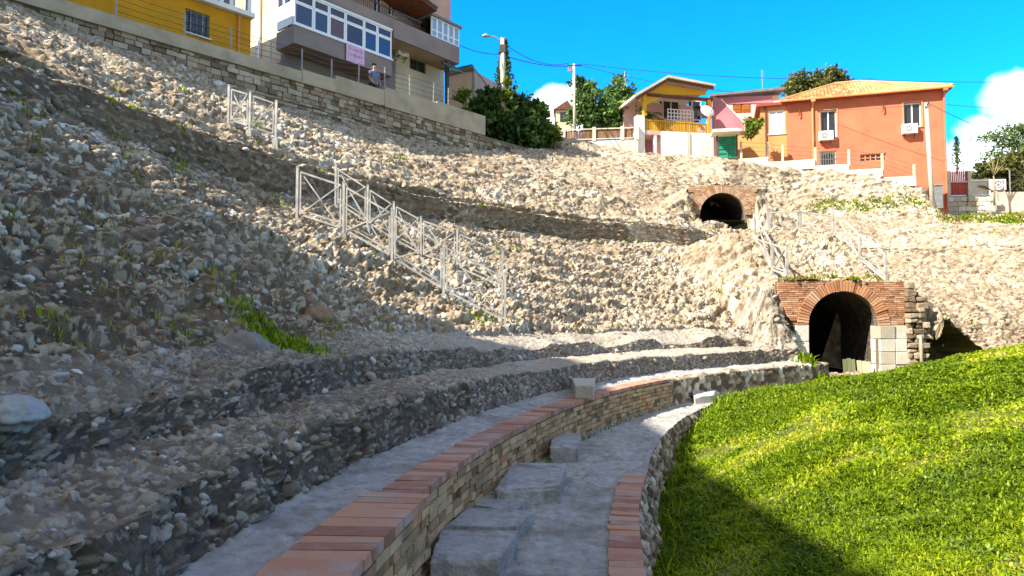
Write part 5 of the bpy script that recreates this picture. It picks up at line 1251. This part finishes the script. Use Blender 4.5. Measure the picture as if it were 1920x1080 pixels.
mb.build('trunk', M_bark, root, smooth=True); V, Fc, T = leaves(np.concatenate(Ps), .26, rg, up=-.6, aspect=.3, tone=np.concatenate(tns)); np_mesh('crown', V, Fc, M_leaf_m, T, parent=root, smooth=False)
# bare sapling in front of the pale wall
mb = MB(); y = 38.5; P = [at_y(x_, y_, y) for x_, y_ in ((1864, 385), (1865, 350), (1863, 330))]; o = P[0]; P = [p - o for p in P]
mb.tube(P, [.055, .045, .035], 7)
for (x_, y_) in ((1848, 300), (1858, 296), (1872, 298), (1882, 308)): e_ = at_y(x_, y_, y) - o; mb.tube([P[-1], (P[-1] + e_) / 2 + [.05, 0, .1], e_], [.03, .022, .01], 6)
sp = mb.build('bare_sapling', surf('pale_bark', [(0, .2, .14, .08), (1, .38, .3, .18)], scale=4, tone=False, bump=.5, bscale=15), smooth=True, loc=tuple(o)); tag(sp, 'slender pale-barked sapling without leaves before the pale garden wall', 'tree')
# palm-like pot plants on the balcony
def palm(base, h, n, seed, label, mat=M_leaf_o, L=1.0):
    rg = np.random.default_rng(seed); root = empty('palm_plant', base); tag(root, label, 'pot plant', 'palms on the balcony'); V, Fc, T = [], [], []; k = 0
    for i in range(n):
        an = 6.28 * i / n + rg.normal(0, .2); el = rg.uniform(.3, 1.2); d = np.array([math.cos(an), math.sin(an), 0]); pts = []
        for t in np.linspace(0, 1, 9): pts.append(d * L * t * math.cos(el * (1 - .5 * t)) + np.array([0, 0, h + L * (math.sin(el) * t - .75 * t * t)]))
        sd = np.cross(d, [0, 0, 1])
        for a, b in zip(pts[:-1], pts[1:]):
            for s in (-1, 1):
                w = .26 * L; tip = b + sd * s * w + d * .10 - np.array([0, 0, .08]); V += [a, b, tip]; Fc.append((k, k + 1, k + 2)); T += [rg.random()] * 3; k += 3
    np_mesh('fronds', np.array(V), np.array(Fc), mat, np.array(T), parent=root, smooth=False)
    mb = MB(); mb.tube([(0, 0, .28), (0, 0, h)], [.06, .05], 7); mb.build('stem', M_bark, root)
    mb = MB(); mb.tube([(0, 0, 0), (0, 0, .3)], [.14, .2], 10); mb.build('pot', M_redroof, root)
for px, h, s, lab in ((1216, 1.15, 1, 'spiky palm in a pot at the left end of the wooden balcony'), (1243, .7, 2, 'low spiky palm in a pot by the balcony lattice'), (1306, .75, 3, 'spiky palm in a pot beside the satellite dish')):
    u, z = fk.uz(px, 240, .6); palm(fk.world(u, .6, zfl + .002), h, 13, s, lab, L=1.05 if s == 1 else .75)

# ------------------------------------------------------------------ poles
def pole(px0, py0, px1, py1, y, r, label, name, parts):
    b, t = at_y(px0, py0, y), at_y(px1, py1, y); root = empty(name, b); tag(root, label, 'pole'); mb = MB(); mb.tube([(0, 0, -.6), tuple(t - b)], [r, r * .7], 10); mb.build('shaft', M_pole, root, smooth=True); parts(root, t - b, y); return root, t
def lamp_parts(root, t, y):
    for dx in (-.12, .14): mb = MB(); mb.bar(t + [dx, 0, -1.6], t + [dx * .6, 0, .05], .07); mb.build('clamp_bar', M_rail, root)
    mb = MB(); mb.tube([t + [0, 0, -.15], t + [-.4, 0, .1], t + [-.62, 0, .1]], .03, 6); mb.build('lamp_arm', M_rail, root)
    mb = MB(); e = t + [-.75, 0, .10]; mb.tube([e + [-.27, 0, .02], e + [-.1, 0, .05], e + [.15, 0, .0]], [.06, .11, .05], 8); mb.build('lamp_head', M_rail, root, smooth=True)
    mb = MB(); mb.box(t[0] - .15, t[0] + .15, t[1] - .12, t[1] + .12, t[2] - .75, t[2] - .35, .5); mb.build('junction_box', M_iron, root)
_, T1 = pole(944, 200, 942, 72, 34., .14, 'concrete street lamp pole rising behind the dark bush', 'street_lamp', lamp_parts)
def arm_parts(root, t, y):
    mb = MB(); mb.bar(t + [-.45, 0, -.12], t + [.55, 0, -.12], .07)
    for x in (-.42, -.1, .25, .5): mb.tube([t + [x, 0, -.1], t + [x, 0, .08]], [.05, .03], 6)
    mb.build('crossarm', M_iron, root)
    mb = MB(); mb.bar(t + [-.3, 0, -.2], t + [-.3, 0, -.55], .2); mb.build('transformer', M_rail, root)
_, T2 = pole(1078, 240, 1076, 120, 46., .12, 'utility pole with a crossarm standing in the leafy tree', 'utility_pole', arm_parts)
def hook_parts(root, t, y):
    mb = MB(); mb.tube([t + [.02, -.08, -.15], t + [.02, -.16, -.1], t + [.02, -.16, .05]], .05, 6); mb.build('insulator', M_iron, root)
    mb = MB(); mb.bar(t + [-.16, -.1, -.22], t + [.18, -.1, -.22], .06); mb.build('crossarm', M_rail, root)
_, T3 = pole(1749, 382, 1736, 193, 36.2, .13, 'pale concrete pole standing in front of the orange house', 'utility_pole', hook_parts)
# thin white mast (minaret) and aerials
b = at_y(1172, 260, 140); t = at_y(1172, 134, 140); h = t[2] - b[2]; root = empty('minaret', b); tag(root, 'thin distant white minaret spire above the leafy tree', 'minaret')
mb = MB(); mb.tube([(0, 0, 0), (0, 0, h * .62), (0, 0, h * .63), (0, 0, h * .8)], [1.1, .95, .6, .3], 12); mb.build('shaft', M_white, root, smooth=True)
mb = MB(); mb.tube([(0, 0, h * .80), (0, 0, h)], [.25, .03], 8); mb.tube([(0, 0, h * .6), (0, 0, h * .62)], [1.3, 1.5], 12); mb.build('spire', M_white, root)
b = at_y(1430, 180, 47); t = at_y(1429, 131, 47); root = empty('aerial', b); tag(root, 'thin television aerial on the roof of the pale pink house', 'aerial'); mb = MB(); mb.tube([(0, 0, -.3), tuple(t - b)], .02, 5); mb.build('mast', M_rail, root)
mb = MB()
for k in range(5): z_ = (t - b)[2] - .08 - .16 * k; mb.bar((-.16, 0, z_), (.16, 0, z_), .02)
mb.build('elements', M_rail, root)
def cable(p, q, sag, label, r=.014):
    p, q = np.array(p, float), np.array(q, float); mb = MB(); pts = []
    for t in np.linspace(0, 1, 22): w = p * (1 - t) + q * t; w[2] -= sag * 4 * t * (1 - t); pts.append(w - p)
    mb.tube(pts, r, 5); return tag(mb.build('overhead_cable', M_cable, loc=tuple(p)), label, 'cable')
P1 = at_y(862, 85, 32.5)
cable(P1, T1 + [0, 0, -.8], .15, 'cable from the apartment balcony corner to the street lamp pole', .02)
cable(T1 + [0, 0, -.2], T2 + [-.4, 0, .05], .5, 'upper cable from the street lamp pole to the utility pole in the tree', .022)
cable(T1 + [0, 0, -.85], T2 + [.4, 0, -.05], .3, 'lower cable from the street lamp pole to the utility pole in the tree', .026)
cable(T2 + [.45, 0, .02], at_y(1640, 148, 42), .35, 'long cable running right over the gable porch to the orange house roof', .02)
cable(T2 + [.2, 0, 0], at_y(1460, 175, 46), .5, 'cable sagging from the utility pole in the tree to the slate roof', .016)
cable(at_y(1640, 150, 42), at_y(2050, 149, 42), .15, 'level cable crossing the sky right of the tiled roof', .016)
cable(T3 + [.1, 0, 0], at_y(2000, 300, 44), .25, 'cable running right from the concrete pole before the orange house past the cedar', .016)
cable(T3 + [-.1, 0, -.05], at_y(1530, 203, 39.6), .15, 'cable from the concrete pole along the orange facade', .012)
cable(at_y(1776, 196, 38), at_y(2000, 208, 46), .1, 'thin cable from the orange house corner across the white cloud', .012)

# ------------------------------------------------------------------ person behind the parapet
def person(base, rz, label):
    root = empty('person', base, rz); tag(root, label, 'person')
    sk = [((0, 0, .95), .15), ((0, .01, 1.15), .14), ((0, .01, 1.38), .155), ((0, 0, 1.50), .06), ((0, -.02, 1.62), .098), ((0, -.02, 1.70), .085),
          ((.19, .01, 1.41), .062), ((.24, 0, 1.13), .047), ((.21, -.13, .90), .038), ((-.19, .01, 1.41), .062), ((-.25, 0, 1.13), .047), ((-.2, -.15, .92), .038),
          ((.10, 0, .88), .10), ((.11, -.01, .48), .068), ((.11, .02, .08), .048), ((.12, -.13, .04), .036), ((-.10, 0, .88), .10), ((-.11, -.02, .48), .068), ((-.11, .01, .08), .048), ((-.12, -.14, .04), .036),
          ((.19, -.20, .83), .030), ((-.18, -.22, .85), .030)]
    ed = [(0, 1), (1, 2), (2, 3), (3, 4), (4, 5), (2, 6), (6, 7), (7, 8), (2, 9), (9, 10), (10, 11), (0, 12), (12, 13), (13, 14), (14, 15), (0, 16), (16, 17), (17, 18), (18, 19), (8, 20), (11, 21)]
    def skin(name, vs, es, m):
        me = bpy.data.meshes.new(name); me.from_pydata([v for v, r in vs], es, []); o = bpy.data.objects.new(name, me); C.objects.link(o); o.parent = root
        md = o.modifiers.new('skin', 'SKIN'); md.use_smooth_shade = True
        for i, (v, r) in enumerate(vs): me.skin_vertices[0].data[i].radius = (r, r * .82)
        me.skin_vertices[0].data[0].use_root = True
        s = o.modifiers.new('sub', 'SUBSURF'); s.levels = s.render_levels = 2; me.materials.append(m); return o
    skin('body', sk, ed, plain('skin', (.45, .27, .19), .6, 0, .3, .1))
    skin('shirt', [((0, 0, .93), .175), ((0, .01, 1.15), .165), ((0, .01, 1.38), .178), ((0, 0, 1.45), .09), ((.2, .01, 1.41), .083), ((.24, 0, 1.2), .07), ((-.2, .01, 1.41), .083), ((-.25, 0, 1.2), .07)], [(0, 1), (1, 2), (2, 3), (2, 4), (4, 5), (2, 6), (6, 7)], plain('blue_shirt', (.13, .17, .32), .8))
    skin('trousers', [((0, 0, .95), .165), ((.10, 0, .86), .118), ((.11, -.01, .48), .085), ((.11, .02, .10), .07), ((-.10, 0, .86), .118), ((-.11, -.02, .48), .085), ((-.11, .01, .10), .07)], [(0, 1), (1, 2), (2, 3), (0, 4), (4, 5), (5, 6)], plain('dark_trousers', (.09, .06, .08), .8))
    skin('hair', [((0, .0, 1.68), .098), ((0, .03, 1.73), .08), ((0, .05, 1.63), .07)], [(0, 1), (0, 2)], plain('black_hair', (.015, .012, .01), .5))
    return root
u = W0.u(702, .9, 132); q = W0.world(u, .9, 8.42); zt = at_y(702, 119, q[1])[2]
person((q[0], q[1], zt - 1.80), W0.rz, 'dark-haired person in a pale blue shirt standing behind the parapet under the bay')

# ------------------------------------------------------------------ grass of the arena
rg = np.random.default_rng(77)
def blades(P, hgt, wid, rg, mat, name, tone, lean=.5):
    n = len(P); an = rg.random(n) * 6.28; d = np.stack([np.cos(an), np.sin(an), np.zeros(n)], 1); s = np.stack([-np.sin(an), np.cos(an), np.zeros(n)], 1)
    h = hgt[:, None]; w = wid[:, None]; up = np.array([0, 0, 1.]); l = (rg.random((n, 1)) * lean + .1)
    V = np.stack([P - s * w, P + s * w, P + up * h * .6 + d * h * l * .45 + s * w * .8, P + up * h * (1 - .35 * l) + d * h * l * 1.1, P + up * h * .6 + d * h * l * .45 - s * w * .8], 1)
    F1 = np.arange(5 * n).reshape(n, 5); f = np.concatenate([F1[:, [0, 1, 2, 4]], F1[:, [4, 2, 3, 3]]])
    V = V.reshape(-1, 3); T = np.repeat(tone, 5)
    me = bpy.data.meshes.new(name); q = F1[:, [0, 1, 2, 4]]; t = F1[:, [4, 2, 3]]
    me.vertices.add(len(V)); me.vertices.foreach_set('co', V.astype(np.float32).ravel()); me.loops.add(7 * n); me.loops.foreach_set('vertex_index', np.concatenate([q.ravel(), t.ravel()]).astype(np.int32))
    me.polygons.add(2 * n); me.polygons.foreach_set('loop_start', np.concatenate([np.arange(n) * 4, 4 * n + np.arange(n) * 3]).astype(np.int32)); me.polygons.foreach_set('loop_total', np.concatenate([np.full(n, 4), np.full(n, 3)]).astype(np.int32)); me.update(calc_edges=True)
    a = me.attributes.new('tone', 'FLOAT', 'POINT'); a.data.foreach_set('value', T.astype(np.float32)); me.materials.append(mat)
    o = bpy.data.objects.new(name, me); C.objects.link(o); return o
# sample in view: uniform in picture space thins with distance; add a uniform floor for side views
def arena_samples(n):
    out = []
    while sum(map(len, out)) < n:
        m = n; y = 3.2 + 20 * rg.random(m) ** 1.7; x = rg.uniform(-.02, .86, m) * y + rg.uniform(-1, 1.5, m); r = np.hypot(CX - x, y - CY); d = np.degrees(np.arctan2(y - CY, CX - x))
        ok = (r < np.interp(d, [-30, 52, 57, 62, 112], [18.0, 18.75, 19.1, 19.75, 19.75]) - .12 * rg.random(m)) & (r > 3)
        out.append(np.stack([x[ok], y[ok]], 1))
    return np.concatenate(out)[:n]
XY = arena_samples(300000); x, y = XY[:, 0], XY[:, 1]
clump = .5 + .5 * fbm(x * 1.6, y * 1.6, 700, 4); big = fbm(x * .35 + 3, y * .35, 710, 3)
edge = RE(np.degrees(np.arctan2(y - CY, CX - x))) - np.hypot(CX - x, y - CY)
dryness = sm(fbm(x * .5 - y * .3 + 8, y * .9, 720, 4) + .55 * np.exp(-((x - 8.2) / 1.8) ** 2 - ((y - 12.5) / 1.6) ** 2) + .4 * np.exp(-((x - 4.6) / 1.0) ** 2 - ((y - 11.) / .8) ** 2), .05, .5)
keep = (rg.random(len(x)) < .35 + .9 * clump) & (rg.random(len(x)) > .55 * dryness); x, y, clump, dryness = x[keep], y[keep], clump[keep], dryness[keep]
dist = np.hypot(x, y); z = arena_z(x, y) - .01
hg = (.05 + .12 * clump * rg.random(len(x)) ** .6) * (1 - .35 * dryness); wd = np.clip(.0011 * dist, .004, .016) * rg.uniform(.8, 1.6, len(x))
wide = rg.random(len(x)) < .3; wd = np.where(wide, wd * 1.6, wd); hg = np.where(wide, hg * .75, hg)
tone = np.clip(.12 + .38 * clump + .42 * dryness + rg.normal(0, .2, len(x)), 0, 1)
tag(blades(np.stack([x, y, z], 1), hg, wd, rg, M_grass, 'grass', tone, 1.25), 'thick bright green grass covering the mound of the arena', 'grass', kind='stuff')
# broad-leaved weeds in clumps on the mound
cs = [at_z(px, py, -1.4)[:2] for px, py in ((1500, 800), (1560, 780), (1620, 770), (1700, 880), (1820, 840), (1880, 960), (1480, 870))]
cl = arena_samples(70); cl = np.concatenate([cl, np.array([c for c in cs if np.hypot(CX - c[0], c[1] - CY) < 18])])
k = rg.integers(0, len(cl), 5000); p = cl[k] + rg.normal(size=(5000, 2)) * .13; zz = arena_z(p[:, 0], p[:, 1]) + .07 * rg.random(5000)
V, Fc, T = leaves(np.stack([p[:, 0], p[:, 1], zz], 1), .034, rg, up=1., aspect=.7); o = np_mesh('weeds', V, Fc, M_leaf_m, T, smooth=False); tag(o, 'darker broad-leaved weeds in clumps through the arena grass', 'weeds', kind='stuff')
# weeds and dry tufts on the slopes and ledges
spots = []
def tuft(px, py, n, spread, h, dry=False, up=None):
    g = ground_hit(px, py)
    if g: spots.append((g[0], n, spread, h, dry))
for (px, py, n, s, h) in ((540, 645, 420, .34, .11), (500, 632, 260, .26, .10), (478, 600, 160, .2, .10), (575, 655, 130, .25, .09), (900, 600, 120, .3, .1)): tuft(px, py, n, s, h)
rn = random.Random(14)
for _ in range(150): tuft(rn.uniform(0, 1900), rn.uniform(150, 640), rn.randint(8, 40), rn.uniform(.1, .3), rn.uniform(.06, .14), rn.random() < .75)
for px in range(1525, 1730, 12): tuft(px, rn.uniform(378, 392), 90, .35, .15, rn.random() < .25)
for px in range(1770, 1925, 8):
    for py in (392, 403, 412): tuft(px + rn.uniform(-4, 4), py + rn.uniform(-4, 4), 120, .42, .16, rn.random() < .4)
for px in (1480, 1500, 1525, 1550, 1560, 1600, 1640, 1660): tuft(px, 522 + rn.uniform(-3, 3), 70, .25, .12, px < 1560)
for px in (1350, 1370, 1390): tuft(px, 408, 60, .25, .12, True)
for px in range(1345, 1500, 9): tuft(px, 752 - (px - 1345) * .27 + 6, 50, .2, .2)
for px in (1520, 1540, 1560): tuft(px, 690, 160, .3, .3, False)
for dry, mat, lab in ((False, M_grass, 'green weeds and grass tufts rooted on the rubble slope'), (True, M_dry, 'dry yellow grass tufts scattered over the rubble slope')):
    P, H = [], []
    for (c, n, s, h, dr) in spots:
        if dr != dry: continue
        n = n if np.linalg.norm(c) > 16 else n
        e = rg.normal(size=(n, 2)) * s * .6; zz = np.array([drop(c[0] + a, c[1] + b_, c[2] + 1.0) for a, b_ in e]); zz = np.where(np.abs(zz - c[2]) < .8, zz, c[2]); P.append(np.stack([c[0] + e[:, 0], c[1] + e[:, 1], zz - .02], 1)); H.append(h * rg.uniform(.5, 1.3, n))
    P = np.concatenate(P); H = np.concatenate(H); o = blades(P, H, np.clip(.0012 * np.linalg.norm(P, axis=1), .004, .03), rg, mat, 'weeds', np.clip(rg.normal(.4, .22, len(P)), 0, 1), .7); tag(o, lab, 'weeds', kind='stuff')
# longer blades hanging at the foot of the podium wall
dd = rg.uniform(-14, 52, 5200); rr_ = RE(dd) - .10 - np.abs(rg.normal(0, .16, 5200)); ex = CX - rr_ * np.cos(np.radians(dd)); ey = CY + rr_ * np.sin(np.radians(dd)); cl_ = fbm(dd * 1.3, dd * 0, 760, 3) > -.1
ex, ey = ex[cl_], ey[cl_]; o = blades(np.stack([ex, ey, arena_z(ex, ey) - .02], 1), rg.uniform(.08, .30, len(ex)), np.clip(.0011 * np.hypot(ex, ey), .004, .014), rg, M_grass, 'grass', np.clip(rg.normal(.35, .2, len(ex)), 0, 1), 1.0); tag(o, 'longer grass fringing the foot of the walkway wall', 'grass', kind='stuff')
# weeds in the joint of the walkway
P = []
for d_ in np.linspace(-5, 34, 130):
    if rg.random() < .5:
        for _ in range(rg.integers(2, 9)): w = pol(RW(d_) - .05 - .06 * rg.random(), R(d_ + rg.normal(0, .25))); P.append((w[0], w[1], ZW))
P = np.array(P); o = blades(P, .03 + .06 * rg.random(len(P)), np.full(len(P), .006), rg, M_grass, 'weeds', rg.random(len(P)) * .4, .9); tag(o, 'small dark weeds sprouting along the foot of the brick wall', 'weeds', kind='stuff')

# ------------------------------------------------------------------ light and sky
S = np.array([-.89, -.455]); EL = R(42)
sun = bpy.data.lights.new('sun', 'SUN'); sun.energy = 5.0; sun.angle = R(.5); sun.color = (1, .93, .80); so = bpy.data.objects.new('sun', sun); C.objects.link(so)
sv = Vector((S[0] * math.cos(EL), S[1] * math.cos(EL), math.sin(EL))); so.rotation_euler = sv.to_track_quat('Z', 'Y').to_euler()
w = bpy.data.worlds.new('World'); sc.world = w; w.use_nodes = True; nt = w.node_tree; nt.nodes.clear(); L = nt.links.new
out = N(nt, 'ShaderNodeOutputWorld'); bg = N(nt, 'ShaderNodeBackground', Strength=.12); sky = N(nt, 'ShaderNodeTexSky', sky_type='NISHITA', sun_disc=False)
sky.sun_elevation = EL; sky.sun_rotation = math.atan2(S[0], S[1]); sky.air_density = 1.0; sky.dust_density = .2; sky.ozone_density = 3.0
hs = N(nt, 'ShaderNodeHueSaturation', Saturation=1.35, Value=1.0); L(sky.outputs[0], hs.inputs['Color'])
col = mix(nt, hs.outputs[0], (.10, 1.12, 1.85), 1.0, 'MULTIPLY')
tc = N(nt, 'ShaderNodeTexCoord'); sx = N(nt, 'ShaderNodeSeparateXYZ'); L(tc.outputs['Generated'], sx.inputs[0])
def mth(op, a, b=None, c=None):
    n = N(nt, 'ShaderNodeMath', operation=op)
    for i, v in enumerate((a, b, c)):
        if v is None: continue
        if hasattr(v, 'links'): L(v, n.inputs[i])
        else: n.inputs[i].default_value = v
    return n.outputs[0]
az = mth('DIVIDE', sx.outputs[0], sx.outputs[1]); el = mth('DIVIDE', sx.outputs[2], sx.outputs[1])
nz = N(nt, 'ShaderNodeTexNoise', Scale=14., Detail=9., Roughness=.6); L(tc.outputs['Generated'], nz.inputs['Vector'])
acc = None
for (px, py, rx, ry) in ((1925, 190, 74, 58), (1885, 250, 86, 42), (1985, 240, 120, 80), (1840, 290, 80, 40), (1800, 320, 60, 35), (1035, 188, 40, 36), (1005, 210, 52, 34), (1060, 215, 60, 34), (1085, 190, 30, 40)):
    a = mth('POWER', mth('DIVIDE', mth('SUBTRACT', az, (px - 960) / F), rx / F), 2.); b = mth('POWER', mth('DIVIDE', mth('SUBTRACT', el, (600 - py) / F), ry / F), 2.)
    v = mth('SUBTRACT', 1., mth('ADD', a, b)); v = mth('MAXIMUM', v, -1.5); acc = v if acc is None else mth('MAXIMUM', acc, v)
m = mth('ADD', acc, mth('MULTIPLY', mth('SUBTRACT', nz.outputs['Fac'], .5), 3.2))
mr = N(nt, 'ShaderNodeMapRange'); mr.inputs[1].default_value = -.55; mr.inputs[2].default_value = .75; mr.interpolation_type = 'SMOOTHSTEP'; L(m, mr.inputs[0])
fwd = mth('GREATER_THAN', sx.outputs[1], .05); fac = mth('MULTIPLY', mr.outputs[0], fwd)
n2 = N(nt, 'ShaderNodeTexNoise', Scale=9., Detail=6.); L(tc.outputs['Generated'], n2.inputs['Vector'])
cr = ramp(nt, [(.3, 6.5, 7.2, 8.2), (.6, 9.0, 9.0, 9.0)]); L(n2.outputs['Fac'], cr.inputs[0])
# unseen broken white cloud added overhead and behind the viewer to neutralise ambient light
hi = mth('ADD', mth('MULTIPLY', sx.outputs[2], 1.6), mth('MULTIPLY', sx.outputs[1], -.8)); n4 = N(nt, 'ShaderNodeTexNoise', Scale=2.6, Detail=7.); L(tc.outputs['Generated'], n4.inputs['Vector'])
m4 = N(nt, 'ShaderNodeMapRange'); m4.inputs[1].default_value = .45; m4.inputs[2].default_value = .75; L(mth('ADD', hi, mth('MULTIPLY', mth('SUBTRACT', n4.outputs['Fac'], .5), 1.1)), m4.inputs[0])
col = mix(nt, col, (2.1, 2.4, 2.9), m4.outputs[0])
col = mix(nt, col, cr.outputs[0], fac); L(col, bg.inputs[0]); L(bg.outputs[0], out.inputs[0])
sc.view_settings.view_transform = 'Standard'; sc.view_settings.look = 'None'; sc.view_settings.exposure = 1.4; sc.view_settings.gamma = 1; sc.view_settings.use_curve_mapping = False
sc.cycles.max_bounces = 6; sc.cycles.diffuse_bounces = 3; sc.cycles.transparent_max_bounces = 6
